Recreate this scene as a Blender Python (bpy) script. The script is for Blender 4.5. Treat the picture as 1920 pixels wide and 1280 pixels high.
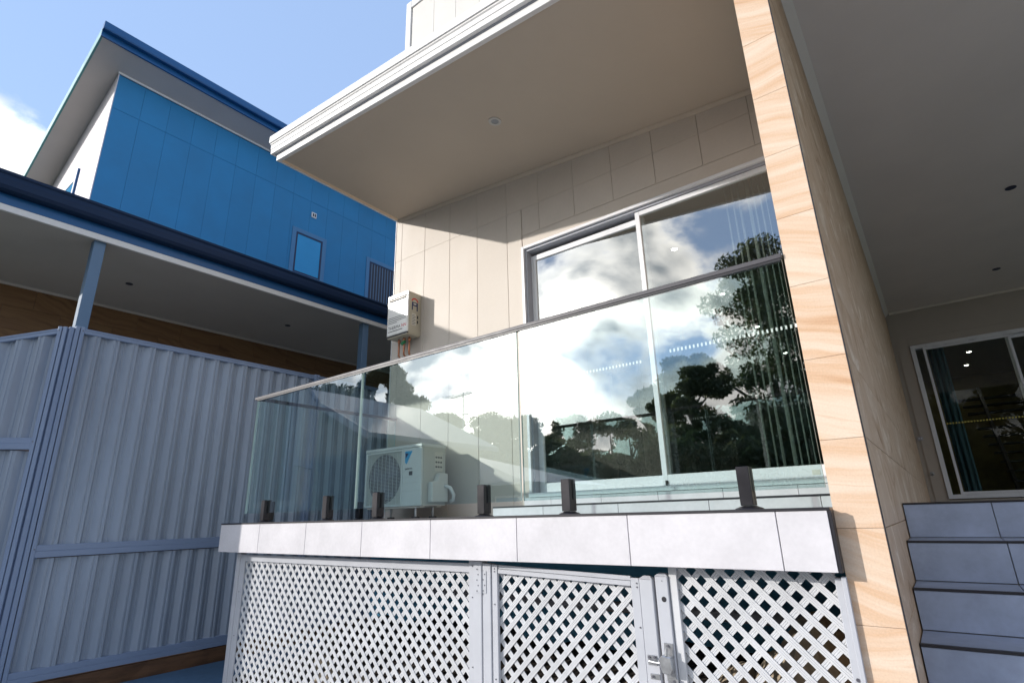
import bpy, bmesh, math, random
import numpy as np
from mathutils import Vector, Matrix
R = math.radians
random.seed(7); rng = np.random.default_rng(7)
scene = bpy.context.scene
col = scene.collection
for o in list(bpy.data.objects): bpy.data.objects.remove(o)

# ------------------------------------------------------------------ camera
cam_d = bpy.data.cameras.new('camera'); cam = bpy.data.objects.new('camera', cam_d); col.objects.link(cam)
yaw, pitch, roll, FPX = R(36.912), R(17.652), R(-1.5665), 1022.75
fw = Vector((-math.sin(yaw)*math.cos(pitch), math.cos(yaw)*math.cos(pitch), math.sin(pitch)))
rt = Vector((math.cos(yaw), math.sin(yaw), 0)); up = rt.cross(fw)
r2 = math.cos(roll)*rt+math.sin(roll)*up; u2 = -math.sin(roll)*rt+math.cos(roll)*up
cam.matrix_world = Matrix(((r2.x, u2.x, -fw.x, 0), (r2.y, u2.y, -fw.y, 0), (r2.z, u2.z, -fw.z, 0), (0, 0, 0, 1)))
cam_d.sensor_width = 36; cam_d.sensor_fit = 'HORIZONTAL'; cam_d.lens = FPX/1920*36
cam_d.clip_start = 0.02; cam_d.clip_end = 3000
scene.camera = cam

# ------------------------------------------------------------------ world and sun
SUN_AZ, SUN_EL = R(46.5), R(20.5)            # azimuth measured from -Y towards -X
sdir = Vector((-math.sin(SUN_AZ)*math.cos(SUN_EL), -math.cos(SUN_AZ)*math.cos(SUN_EL), math.sin(SUN_EL)))
world = bpy.data.worlds.new('World'); scene.world = world; world.use_nodes = True
nt = world.node_tree; N = nt.nodes; L = nt.links; N.clear()
def wn(t, **k):
    n = N.new(t)
    for a, b in k.items(): setattr(n, a, b)
    return n
sky = wn('ShaderNodeTexSky', sky_type='NISHITA', sun_disc=False)
sky.sun_elevation = SUN_EL; sky.sun_rotation = math.atan2(sdir.x, sdir.y)
sky.air_density = 1.0; sky.dust_density = 0.15; sky.ozone_density = 1.5
def wmath(op, a, b=None, clamp=False):
    n = wn('ShaderNodeMath', operation=op); n.use_clamp = clamp
    for i, v in enumerate((a, b)):
        if v is None: continue
        if hasattr(v, 'links') or hasattr(v, 'is_linked'): L.new(v, n.inputs[i])
        else: n.inputs[i].default_value = v
    return n.outputs[0]
tc = wn('ShaderNodeTexCoord'); sep = wn('ShaderNodeSeparateXYZ'); L.new(tc.outputs['Generated'], sep.inputs[0])
mp = wn('ShaderNodeMapping'); mp.inputs['Location'].default_value = (17.9, 4.1, 2.2); mp.inputs['Scale'].default_value = (1, 1, 1.45)
L.new(tc.outputs['Generated'], mp.inputs[0])
n1 = wn('ShaderNodeTexNoise'); n1.inputs['Scale'].default_value = 3.6; n1.inputs['Detail'].default_value = 9; n1.inputs['Roughness'].default_value = 0.56; n1.inputs['Distortion'].default_value = 0.25
L.new(mp.outputs[0], n1.inputs['Vector'])
n2 = wn('ShaderNodeTexNoise'); n2.inputs['Scale'].default_value = 5.5; n2.inputs['Detail'].default_value = 6; n2.inputs['Roughness'].default_value = 0.55
shf = wn('ShaderNodeVectorMath', operation='ADD'); L.new(mp.outputs[0], shf.inputs[0]); shf.inputs[1].default_value = sdir*0.075
n2.inputs['Scale'].default_value = 3.6; n2.inputs['Detail'].default_value = 4; n2.inputs['Distortion'].default_value = 0.25
L.new(shf.outputs[0], n2.inputs['Vector'])
# broken cloud, thicker over the street side (-Y), thinning out overhead
cov = wmath('ADD', n1.outputs['Fac'], wmath('MULTIPLY', sep.outputs['Y'], -0.185))
cov = wmath('SUBTRACT', cov, wmath('MULTIPLY', wmath('MAXIMUM', wmath('SUBTRACT', sep.outputs['Z'], 0.35), 0.0), 0.22))
cd_ = wn('ShaderNodeVectorMath', operation='DOT_PRODUCT'); L.new(tc.outputs['Generated'], cd_.inputs[0]); cd_.inputs[1].default_value = Vector((-0.915, 0.045, 0.385)).normalized()
lob = wn('ShaderNodeMapRange', interpolation_type='SMOOTHSTEP'); L.new(cd_.outputs['Value'], lob.inputs['Value']); lob.inputs['From Min'].default_value = 0.980; lob.inputs['From Max'].default_value = 1.0; lob.inputs['To Max'].default_value = 0.30
cov = wmath('ADD', cov, lob.outputs[0])
mask = wn('ShaderNodeMapRange', interpolation_type='SMOOTHSTEP'); L.new(cov, mask.inputs['Value'])
mask.inputs['From Min'].default_value = 0.485; mask.inputs['From Max'].default_value = 0.62
shade = wn('ShaderNodeValToRGB'); L.new(wmath('ADD', 0.55, wmath('MULTIPLY', wmath('SUBTRACT', n1.outputs['Fac'], n2.outputs['Fac']), -2.6)), shade.inputs[0])
shade.color_ramp.elements[0].position = 0.25; shade.color_ramp.elements[0].color = (0.34, 0.40, 0.46, 1)
shade.color_ramp.elements[1].position = 0.78; shade.color_ramp.elements[1].color = (1.75, 1.72, 1.64, 1)
bs = wn('ShaderNodeVectorMath', operation='SCALE'); L.new(sky.outputs[0], bs.inputs[0]); bs.inputs['Scale'].default_value = 0.15
# thin high haze whitens the blue; clouds glow towards the sun
veil = wn('ShaderNodeMix', data_type='RGBA'); veil.inputs['Factor'].default_value = 0.60; L.new(bs.outputs[0], veil.inputs['A']); veil.inputs['B'].default_value = (0.44, 0.62, 0.98, 1)
dt = wn('ShaderNodeVectorMath', operation='DOT_PRODUCT'); L.new(tc.outputs['Generated'], dt.inputs[0]); dt.inputs[1].default_value = sdir
glow = wmath('ADD', 0.95, wmath('MULTIPLY', wmath('POWER', wmath('MAXIMUM', dt.outputs['Value'], 0.0), 22.0), 2.6))
shg = wn('ShaderNodeVectorMath', operation='SCALE'); L.new(shade.outputs[0], shg.inputs[0]); L.new(glow, shg.inputs['Scale'])
mixc = wn('ShaderNodeMix', data_type='RGBA'); L.new(mask.outputs[0], mixc.inputs['Factor']); L.new(veil.outputs['Result'], mixc.inputs['A']); L.new(shg.outputs[0], mixc.inputs['B'])
bg = wn('ShaderNodeBackground'); L.new(mixc.outputs['Result'], bg.inputs[0]); bg.inputs[1].default_value = 1.0
wo = wn('ShaderNodeOutputWorld'); L.new(bg.outputs[0], wo.inputs[0])

sl = bpy.data.lights.new('sun', 'SUN'); so = bpy.data.objects.new('sun', sl); col.objects.link(so)
sl.energy = 3.3; sl.angle = R(0.6); sl.color = (1.0, 0.945, 0.875)
so.rotation_euler = (-sdir).to_track_quat('-Z', 'Y').to_euler(); so.location = (-8, -8, 12)
scene.view_settings.view_transform = 'Standard'; scene.view_settings.look = 'None'
scene.view_settings.exposure = 0.36; scene.view_settings.gamma = 1.0
scene.render.engine = 'CYCLES'
scene.cycles.max_bounces = 6; scene.cycles.transparent_max_bounces = 14; scene.cycles.glossy_bounces = 4
scene.render.resolution_x = 1024; scene.render.resolution_y = 682

# ------------------------------------------------------------------ materials
MATS = {}
def newmat(name):
    m = bpy.data.materials.new(name); m.use_nodes = True; m.node_tree.nodes.clear(); MATS[name] = m
    nt = m.node_tree
    def nd(t, **k):
        n = nt.nodes.new(t)
        for a, b in k.items(): setattr(n, a, b)
        return n
    def ln(a, b): nt.links.new(a, b)
    out = nd('ShaderNodeOutputMaterial')
    return m, nd, ln, out
def pm(name, c, rough=0.55, var=0.08, scale=5.0, bump=0.0, bscale=60.0, metal=0.0, stretch=(1, 1, 1), rnd=0.0, spec=0.5, fine=0.0):
    """painted or solid surface: mottled colour, uneven gloss, fine relief"""
    m, nd, ln, out = newmat(name)
    b = nd('ShaderNodeBsdfPrincipled'); ln(b.outputs[0], out.inputs[0])
    tc = nd('ShaderNodeTexCoord'); mp = nd('ShaderNodeMapping'); mp.inputs['Scale'].default_value = stretch
    ln(tc.outputs['Object'], mp.inputs[0])
    vec = mp.outputs[0]
    n = nd('ShaderNodeTexNoise'); n.inputs['Scale'].default_value = scale; n.inputs['Detail'].default_value = 6; n.inputs['Roughness'].default_value = 0.6
    ln(vec, n.inputs['Vector'])
    mr = nd('ShaderNodeMapRange'); ln(n.outputs['Fac'], mr.inputs['Value'])
    mr.inputs['From Min'].default_value = 0.3; mr.inputs['From Max'].default_value = 0.7
    mr.inputs['To Min'].default_value = 1-var; mr.inputs['To Max'].default_value = 1+var*0.6
    val = mr.outputs[0]
    if fine:
        nf = nd('ShaderNodeTexNoise'); nf.inputs['Scale'].default_value = scale*14; nf.inputs['Detail'].default_value = 4; ln(vec, nf.inputs['Vector'])
        mf = nd('ShaderNodeMapRange'); ln(nf.outputs['Fac'], mf.inputs['Value']); mf.inputs['From Min'].default_value = .3; mf.inputs['From Max'].default_value = .7
        mf.inputs['To Min'].default_value = 1-fine; mf.inputs['To Max'].default_value = 1+fine
        mm = nd('ShaderNodeMath', operation='MULTIPLY'); ln(val, mm.inputs[0]); ln(mf.outputs[0], mm.inputs[1]); val = mm.outputs[0]
    if rnd:
        oi = nd('ShaderNodeObjectInfo'); mo = nd('ShaderNodeMapRange'); ln(oi.outputs['Random'], mo.inputs['Value'])
        mo.inputs['To Min'].default_value = 1-rnd; mo.inputs['To Max'].default_value = 1+rnd
        mm = nd('ShaderNodeMath', operation='MULTIPLY'); ln(val, mm.inputs[0]); ln(mo.outputs[0], mm.inputs[1]); val = mm.outputs[0]
    sc = nd('ShaderNodeVectorMath', operation='SCALE'); sc.inputs[0].default_value = c[:3]; ln(val, sc.inputs['Scale'])
    ln(sc.outputs[0], b.inputs['Base Color'])
    rr = nd('ShaderNodeMapRange'); ln(n.outputs['Fac'], rr.inputs['Value']); rr.inputs['To Min'].default_value = max(0.02, rough-0.12); rr.inputs['To Max'].default_value = min(1, rough+0.12)
    ln(rr.outputs[0], b.inputs['Roughness'])
    b.inputs['Metallic'].default_value = metal; b.inputs['Specular IOR Level'].default_value = spec
    if bump:
        nb = nd('ShaderNodeTexNoise'); nb.inputs['Scale'].default_value = bscale; nb.inputs['Detail'].default_value = 3; ln(vec, nb.inputs['Vector'])
        bp = nd('ShaderNodeBump'); bp.inputs['Strength'].default_value = bump; bp.inputs['Distance'].default_value = 0.004
        ln(nb.outputs['Fac'], bp.inputs['Height']); ln(bp.outputs[0], b.inputs['Normal'])
    return m
def stone(name, cols, freq, swirl, rough=0.5, along=0.06):
    """sandstone-look tile: warped sedimentary bands, another cut of stone on each tile"""
    m, nd, ln, out = newmat(name)
    b = nd('ShaderNodeBsdfPrincipled'); ln(b.outputs[0], out.inputs[0])
    tc = nd('ShaderNodeTexCoord'); oi = nd('ShaderNodeObjectInfo')
    off = nd('ShaderNodeVectorMath', operation='SCALE'); off.inputs[0].default_value = (13.0, 17.0, 9.0); ln(oi.outputs['Random'], off.inputs['Scale'])
    ad = nd('ShaderNodeVectorMath', operation='ADD'); ln(tc.outputs['Object'], ad.inputs[0]); ln(off.outputs[0], ad.inputs[1])
    wn_ = nd('ShaderNodeTexNoise'); wn_.inputs['Scale'].default_value = 2.2; wn_.inputs['Detail'].default_value = 3; ln(ad.outputs[0], wn_.inputs['Vector'])
    sp = nd('ShaderNodeSeparateXYZ'); ln(ad.outputs[0], sp.inputs[0])
    # tilt of the bedding differs from tile to tile
    tl = nd('ShaderNodeMath', operation='MULTIPLY_ADD'); ln(oi.outputs['Random'], tl.inputs[0]); tl.inputs[1].default_value = 0.5; tl.inputs[2].default_value = -0.44
    sm = nd('ShaderNodeMath', operation='ADD'); ln(sp.outputs[0], sm.inputs[0]); ln(sp.outputs[1], sm.inputs[1])
    tm = nd('ShaderNodeMath', operation='MULTIPLY'); ln(sm.outputs[0], tm.inputs[0]); ln(tl.outputs[0], tm.inputs[1])
    zz = nd('ShaderNodeMath', operation='SUBTRACT'); ln(sp.outputs[2], zz.inputs[0]); ln(tm.outputs[0], zz.inputs[1])
    wz = nd('ShaderNodeMath', operation='MULTIPLY_ADD'); ln(wn_.outputs['Fac'], wz.inputs[0]); wz.inputs[1].default_value = swirl; ln(zz.outputs[0], wz.inputs[2])
    cb = nd('ShaderNodeCombineXYZ'); xs = nd('ShaderNodeMath', operation='MULTIPLY'); ln(sm.outputs[0], xs.inputs[0]); xs.inputs[1].default_value = along
    ln(xs.outputs[0], cb.inputs[0]); ln(wz.outputs[0], cb.inputs[2])
    nb = nd('ShaderNodeTexNoise'); nb.inputs['Scale'].default_value = freq; nb.inputs['Detail'].default_value = 7; nb.inputs['Roughness'].default_value = 0.62; ln(cb.outputs[0], nb.inputs['Vector'])
    rp = nd('ShaderNodeValToRGB'); ln(nb.outputs['Fac'], rp.inputs[0])
    e = rp.color_ramp.elements
    while len(e) < len(cols): e.new(0.5)
    for i, c in enumerate(cols): e[i].position = 0.30+0.40*i/(len(cols)-1); e[i].color = (*c, 1)
    gr = nd('ShaderNodeTexNoise'); gr.inputs['Scale'].default_value = 160; gr.inputs['Detail'].default_value = 2; ln(tc.outputs['Object'], gr.inputs['Vector'])
    mg = nd('ShaderNodeMapRange'); ln(gr.outputs['Fac'], mg.inputs['Value']); mg.inputs['To Min'].default_value = 0.86; mg.inputs['To Max'].default_value = 1.12
    sc = nd('ShaderNodeVectorMath', operation='SCALE'); ln(rp.outputs[0], sc.inputs[0]); ln(mg.outputs[0], sc.inputs['Scale']); ln(sc.outputs[0], b.inputs['Base Color'])
    b.inputs['Roughness'].default_value = rough
    bp = nd('ShaderNodeBump'); bp.inputs['Strength'].default_value = 0.25; bp.inputs['Distance'].default_value = 0.004; ln(nb.outputs['Fac'], bp.inputs['Height']); ln(bp.outputs[0], b.inputs['Normal'])
    return m
def glassmat(name, tint, ior, rough=0.0):
    m, nd, ln, out = newmat(name)
    fr = nd('ShaderNodeFresnel'); fr.inputs['IOR'].default_value = ior
    t = nd('ShaderNodeBsdfTransparent'); t.inputs[0].default_value = (*tint, 1)
    g = nd('ShaderNodeBsdfGlossy'); g.inputs['Roughness'].default_value = rough; g.inputs[0].default_value = (0.99, 0.99, 0.97, 1)
    # one coated face reflects; the far face of the thin sheet only lets light through
    ge = nd('ShaderNodeNewGeometry'); iv = nd('ShaderNodeMath', operation='SUBTRACT'); iv.inputs[0].default_value = 1.0; ln(ge.outputs['Backfacing'], iv.inputs[1])
    fm = nd('ShaderNodeMath', operation='MULTIPLY'); ln(fr.outputs[0], fm.inputs[0]); ln(iv.outputs[0], fm.inputs[1])
    mx = nd('ShaderNodeMixShader'); ln(fm.outputs[0], mx.inputs[0]); ln(t.outputs[0], mx.inputs[1]); ln(g.outputs[0], mx.inputs[2]); ln(mx.outputs[0], out.inputs[0])
    return m
def emit(name, c, s):
    m, nd, ln, out = newmat(name); e = nd('ShaderNodeEmission'); e.inputs[0].default_value = (*c, 1); e.inputs[1].default_value = s; ln(e.outputs[0], out.inputs[0]); return m

M_BEIGE = pm('beige_board_paint', (0.575, 0.515, 0.455), 0.6, 0.05, 3.0, 0.12, 90, rnd=0.02, fine=0.015)
M_UPPER = pm('pale_grey_board_paint', (0.62, 0.60, 0.57), 0.6, 0.05, 3.0, 0.1, 90)
M_SOFFIT = pm('soffit_sheet_paint', (0.52, 0.445, 0.365), 0.7, 0.05, 1.2, 0.06, 70)
M_WHITE = pm('white_trim_paint', (0.74, 0.73, 0.725), 0.4, 0.04, 4.0)
M_TAN = pm('tan_bead_paint', (0.62, 0.47, 0.33), 0.55, 0.06, 5.0)
M_ALU = pm('white_powdercoat_aluminium', (0.74, 0.75, 0.78), 0.3, 0.03, 6.0)
M_GREYALU = pm('grey_track_aluminium', (0.36, 0.37, 0.42), 0.35, 0.05, 8.0)
M_BRONZE = pm('dark_bronze_metal', (0.018, 0.017, 0.022), 0.38, 0.15, 12.0, metal=0.3)
M_RAIL = pm('handrail_anodised', (0.065, 0.062, 0.072), 0.5, 0.08, 8.0, metal=0.0)
M_BLACK = pm('black_edge_trim', (0.015, 0.014, 0.02), 0.45, 0.2, 10.0)
M_TILE = pm('pale_porcelain_tile', (0.60, 0.585, 0.615), 0.5, 0.11, 4.0, 0.05, 140, rnd=0.03, fine=0.03)
M_STEPTILE = pm('shade_tinted_step_tile', (0.33, 0.385, 0.52), 0.5, 0.28, 3.5, 0.06, 120, rnd=0.04, fine=0.04)  # grey tile with the blue cast of shade mixed into its colour
M_CONC = pm('concrete', (0.30, 0.30, 0.30), 0.85, 0.2, 1.5, 0.3, 40, fine=0.08)
M_JOINT = pm('joint_backing_beige', (0.26, 0.235, 0.205), 0.9, 0.1, 20)  # darker beige backing seen in the joints between boards
M_TANGROUT = pm('tan_grout', (0.42, 0.30, 0.20), 0.9, 0.1, 20)
M_GROUT = pm('dark_grout', (0.10, 0.10, 0.11), 0.9, 0.1, 20)
M_STONE = stone('sandstone_tile', [(0.50, 0.275, 0.145), (0.62, 0.415, 0.27), (0.665, 0.495, 0.365), (0.70, 0.565, 0.45), (0.58, 0.365, 0.215)], 13.0, 0.09)
M_STONE2 = stone('marbled_sandstone_tile', [(0.32, 0.17, 0.08), (0.50, 0.325, 0.19), (0.58, 0.41, 0.27), (0.80, 0.66, 0.51)], 7.5, 1.0, along=0.22)
M_STONE3 = stone('brown_sandstone_tile', [(0.10, 0.045, 0.016), (0.17, 0.085, 0.035), (0.22, 0.12, 0.05), (0.13, 0.062, 0.024)], 11.0, 0.18)
M_FENCE = pm('grey_blue_fence_steel', (0.27, 0.325, 0.415), 0.34, 0.16, 3.0, stretch=(1, 1, 0.18), fine=0.03, spec=0.5)
M_FENCE2 = pm('grey_blue_fence_post', (0.20, 0.265, 0.40), 0.36, 0.06, 2.0, stretch=(1, 1, 0.3))
M_BLUE = pm('blue_board_paint', (0.018, 0.215, 0.46), 0.55, 0.10, 1.6, 0.08, 80, rnd=0.03)
M_BLUETRIM = pm('blue_trim_paint', (0.07, 0.22, 0.42), 0.5, 0.06, 4.0)
M_NAVY = pm('dark_blue_roof_metal', (0.008, 0.095, 0.27), 0.35, 0.08, 3.0)
M_GUTTER = pm('dark_gutter_metal', (0.004, 0.020, 0.060), 0.5, 0.15, 3.0, stretch=(1, .2, 1), spec=0.25)
M_TEAL = pm('teal_barge_metal', (0.10, 0.30, 0.30), 0.4, 0.08, 3.0)
M_GREYSOFFIT = pm('grey_soffit_paint', (0.60, 0.55, 0.51), 0.75, 0.06, 1.5)
M_NWHITE = pm('pale_mauve_board_paint', (0.70, 0.66, 0.69), 0.6, 0.05, 3.0)
M_POST = pm('blue_grey_post_paint', (0.11, 0.19, 0.30), 0.45, 0.05, 4.0)
M_LATT = pm('off_white_pvc', (0.565, 0.575, 0.60), 0.42, 0.12, 5.0, rnd=0.02)
M_LFRAME = pm('pale_grey_gate_steel', (0.46, 0.475, 0.52), 0.4, 0.06, 5.0)
M_STEEL = pm('galvanised_steel', (0.42, 0.43, 0.45), 0.35, 0.25, 30.0, metal=0.8)
M_SCREW = pm('screw_steel', (0.16, 0.16, 0.19), 0.4, 0.2, 40.0, metal=0.6)
M_PORCHCEIL = pm('porch_ceiling_paint', (0.78, 0.71, 0.63), 0.8, 0.05, 1.2, 0.05, 60)
M_PORCHWALL = pm('porch_wall_paint', (0.44, 0.39, 0.34), 0.7, 0.06, 2.5)
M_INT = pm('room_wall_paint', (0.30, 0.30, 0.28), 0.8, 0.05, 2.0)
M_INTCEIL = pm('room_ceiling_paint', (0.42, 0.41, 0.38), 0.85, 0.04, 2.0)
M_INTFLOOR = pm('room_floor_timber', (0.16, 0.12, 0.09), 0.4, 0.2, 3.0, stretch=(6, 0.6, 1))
M_TEALDOOR = pm('dark_teal_door_paint', (0.012, 0.05, 0.065), 0.5, 0.1, 3.0)
M_CURTAIN = pm('sheer_curtain_cloth', (0.62, 0.66, 0.65), 0.9, 0.08, 6.0, stretch=(1, 1, 0.1))
M_CURTAIN2 = pm('teal_curtain_cloth', (0.045, 0.10, 0.125), 0.9, 0.2, 6.0, stretch=(1, 1, 0.1))
M_STAIR = pm('black_stair_steel', (0.012, 0.012, 0.012), 0.5, 0.2, 8.0)
M_OLIVE = pm('olive_reflection_wall', (0.20, 0.17, 0.07), 0.8, 0.35, 3.0)  # wall carries the olive garden reflection as its own colour
M_DOT = pm('white_safety_print', (0.85, 0.87, 0.87), 0.6, 0.02, 5)
M_DOTGOLD = pm('gold_safety_print', (0.55, 0.48, 0.10), 0.6, 0.02, 5)
M_GLASS = glassmat('door_glass', (0.86, 0.90, 0.885), 3.9)
M_BALGLASS = glassmat('balustrade_glass', (0.87, 0.96, 0.955), 3.2)
M_CLEARGLASS = glassmat('clear_return_glass', (0.93, 0.98, 0.975), 1.5)
M_PORCHGLASS = glassmat('porch_door_glass', (0.92, 0.95, 0.92), 1.45)
M_GEDGE = pm('polished_glass_edge', (0.50, 0.62, 0.60), 0.15, 0.1, 10.0)
M_WINGLASS = pm('sky_painted_glass', (0.012, 0.30, 0.62), 0.14, 0.05, 2.0, spec=0.5)  # reflected sky is painted in as the pane's own blue
M_NAVYFRAME = pm('navy_window_frame', (0.004, 0.022, 0.075), 0.4, 0.05, 4.0)
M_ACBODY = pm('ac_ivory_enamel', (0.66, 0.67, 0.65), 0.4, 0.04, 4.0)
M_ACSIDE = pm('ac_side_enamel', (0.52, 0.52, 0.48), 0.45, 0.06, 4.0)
M_ACDARK = pm('ac_dark_cavity', (0.035, 0.037, 0.055), 0.6, 0.2, 9.0)
M_ACFAN = pm('ac_fan_blade', (0.07, 0.08, 0.13), 0.45, 0.1, 9.0)
M_LOGOB = pm('logo_light_blue', (0.02, 0.33, 0.62), 0.4, 0.02)
M_LOGON = pm('logo_navy', (0.01, 0.02, 0.10), 0.4, 0.02)
M_INK = pm('print_dark_ink', (0.03, 0.03, 0.035), 0.6, 0.05)
M_RED = pm('print_red_ink', (0.60, 0.03, 0.03), 0.6, 0.05)
M_LABEL = pm('paper_label', (0.62, 0.60, 0.54), 0.7, 0.05)
M_HEATF = pm('heater_white_enamel', (0.80, 0.79, 0.76), 0.25, 0.03, 3.0)
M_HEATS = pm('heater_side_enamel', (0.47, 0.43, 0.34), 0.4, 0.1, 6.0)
M_COPPER = pm('copper_pipe', (0.50, 0.22, 0.13), 0.35, 0.25, 20.0, metal=0.7)
M_GREENTAP = pm('green_valve_plastic', (0.03, 0.20, 0.08), 0.5, 0.1, 20)
M_WHITEPIPE = pm('white_conduit', (0.72, 0.73, 0.74), 0.4, 0.04)
M_SOIL = pm('dark_soil', (0.035, 0.027, 0.022), 0.95, 0.4, 4.0, 0.8, 30, fine=0.25)
M_ROCK = pm('sandstone_rock', (0.46, 0.38, 0.28), 0.9, 0.3, 3.0, 0.8, 18, fine=0.15)
M_BLOCK = pm('shade_blue_block', (0.13, 0.46, 0.72), 0.8, 0.3, 3.0, 0.2, 30)  # blue of the shaded void is painted into the wall colour
M_SLEEPER = pm('old_timber_sleeper', (0.11, 0.055, 0.028), 0.9, 0.5, 5.0, 0.7, 25, stretch=(4, 0.6, 4))
M_BARK = pm('eucalypt_bark', (0.24, 0.21, 0.18), 0.9, 0.35, 2.0, 0.6, 12, stretch=(1, 1, 0.3))
def leafmat(name, c, t):
    m = pm(name, c, 0.55, 0.4, 0.7); nt = m.node_tree; b = next(n for n in nt.nodes if n.type == 'BSDF_PRINCIPLED'); out = next(n for n in nt.nodes if n.type == 'OUTPUT_MATERIAL')
    tr = nt.nodes.new('ShaderNodeBsdfTranslucent'); tr.inputs[0].default_value = (*t, 1)
    mx = nt.nodes.new('ShaderNodeMixShader'); mx.inputs[0].default_value = 0.4
    nt.links.new(b.outputs[0], mx.inputs[1]); nt.links.new(tr.outputs[0], mx.inputs[2]); nt.links.new(mx.outputs[0], out.inputs[0]); return m
M_LEAF = leafmat('eucalypt_leaf', (0.080, 0.098, 0.048), (0.13, 0.15, 0.05))
M_LEAF2 = leafmat('dark_leaf', (0.055, 0.075, 0.036), (0.09, 0.12, 0.04))
M_ROOF = pm('grey_roof_tile', (0.20, 0.23, 0.26), 0.6, 0.15, 2.0, 0.3, 12)
M_BRICK = pm('cream_render', (0.20, 0.22, 0.25), 0.8, 0.1, 2.0)
M_GRASS = pm('grass_ground', (0.075, 0.09, 0.035), 0.95, 0.4, 0.5, 0.6, 20, fine=0.2)
M_PAVE = pm('bounce_driveway_concrete', (0.37, 0.355, 0.335), 0.85, 0.15, 1.2, 0.3, 50, fine=0.06)  # tone chosen pale to throw light up under eave and ceilings
M_PATH = pm('shade_blue_path_concrete', (0.055, 0.115, 0.19), 0.7, 0.25, 2.0, 0.3, 50, fine=0.08)  # concrete path; the blue of its shade is put into the colour
M_LAMP = emit('lit_lamp_lens', (1.0, 0.95, 0.85), 22.0)
M_LENS = pm('unlit_lamp_lens', (0.26, 0.28, 0.30), 0.4, 0.05)
M_RING = pm('lamp_trim_ring', (0.50, 0.49, 0.47), 0.4, 0.04)
M_DARKRING = pm('dark_lamp_ring', (0.03, 0.035, 0.06), 0.5, 0.05)

# ------------------------------------------------------------------ mesh helpers
ORG = {}
class MB:
    def __init__(s): s.v = []; s.f = []; s.m = []
    def add(s, vs, fs, mi=0):
        n = len(s.v); s.v += [tuple(p) for p in vs]; s.f += [tuple(i+n for i in q) for q in fs]; s.m += [mi]*len(fs); return s
    def box(s, x0, x1, y0, y1, z0, z1, mi=0):
        if x0 > x1: x0, x1 = x1, x0
        if y0 > y1: y0, y1 = y1, y0
        if z0 > z1: z0, z1 = z1, z0
        return s.add([(x0,y0,z0),(x1,y0,z0),(x1,y1,z0),(x0,y1,z0),(x0,y0,z1),(x1,y0,z1),(x1,y1,z1),(x0,y1,z1)],
                     [(0,3,2,1),(4,5,6,7),(0,1,5,4),(1,2,6,5),(2,3,7,6),(3,0,4,7)], mi)
    def prism(s, prof, axis, a0, a1, shear=None, mi=0):
        """extrude a closed profile: axis 'x' profile (y,z), 'y' profile (x,z), 'z' profile (x,y)"""
        P = []
        for a in (a0, a1):
            for p, q in prof:
                v = (a, p, q) if axis == 'x' else (p, a, q) if axis == 'y' else (p, q, a)
                if shear: v = shear(v)
                P.append(v)
        n = len(prof)
        F = [(i, (i+1) % n, n+(i+1) % n, n+i) for i in range(n)]+[tuple(range(n))[::-1], tuple(range(n, 2*n))]
        return s.add(P, F, mi)
    def tube(s, pts, r, seg=10, mi=0, cap=True):
        pts = [Vector(p) for p in pts]; rs = r if isinstance(r, (list, tuple)) else [r]*len(pts)
        V = []; prev = None
        for i, p in enumerate(pts):
            d = (pts[min(i+1, len(pts)-1)]-pts[max(i-1, 0)]).normalized()
            a = Vector((0, 0, 1)) if abs(d.z) < 0.9 else Vector((1, 0, 0))
            if prev is None: u = d.cross(a).normalized()
            else: u = (prev-d*prev.dot(d)).normalized()
            prev = u; w = d.cross(u)
            for k in range(seg):
                t = 2*math.pi*k/seg; V.append(p+(u*math.cos(t)+w*math.sin(t))*rs[i])
        F = []
        for i in range(len(pts)-1):
            for k in range(seg):
                a = i*seg+k; b = i*seg+(k+1) % seg; F.append((a, b, b+seg, a+seg))
        if cap: F += [tuple(range(seg))[::-1], tuple(range((len(pts)-1)*seg, len(pts)*seg))]
        return s.add(V, F, mi)
    def disc(s, c, n, r0, r1, h, seg=24, mi=0):
        """ring or disc of thickness h along n"""
        c = Vector(c); n = Vector(n).normalized(); a = Vector((0,0,1)) if abs(n.z) < .9 else Vector((1,0,0)); u = n.cross(a).normalized(); w = n.cross(u)
        V = []
        for rr, hh in ((r1, 0), (r1, h), (r0, h), (r0, 0)):
            for k in range(seg):
                t = 2*math.pi*k/seg; V.append(c+(u*math.cos(t)+w*math.sin(t))*rr+n*hh)
        F = []
        for j in range(4):
            for k in range(seg):
                a = j*seg+k; b = j*seg+(k+1) % seg; a2 = ((j+1) % 4)*seg+k; b2 = ((j+1) % 4)*seg+(k+1) % seg; F.append((a, b, b2, a2))
        return s.add(V, F, mi)
def obj(name, mb, mat, parent=None, bevel=0.0, smooth=False, org=None):
    me = bpy.data.meshes.new(name)
    o3 = ORG.get(parent.name, (0,0,0)) if parent else (org or (0,0,0))
    me.from_pydata([(a-o3[0], b-o3[1], c-o3[2]) for a, b, c in mb.v], [], mb.f)
    for m in (mat if isinstance(mat, (list, tuple)) else [mat]): me.materials.append(m)
    me.polygons.foreach_set('material_index', mb.m)
    if bevel or True:
        bm = bmesh.new(); bm.from_mesh(me); bmesh.ops.recalc_face_normals(bm, faces=bm.faces)
        if bevel: bmesh.ops.bevel(bm, geom=list(bm.edges), offset=bevel, segments=1, affect='EDGES', profile=0.5)
        bm.to_mesh(me); bm.free()
    if smooth: me.polygons.foreach_set('use_smooth', [True]*len(me.polygons))
    me.update()
    o = bpy.data.objects.new(name, me); col.objects.link(o)
    if parent: o.parent = parent
    else: o.location = o3
    ORG[o.name] = o3
    return o
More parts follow.
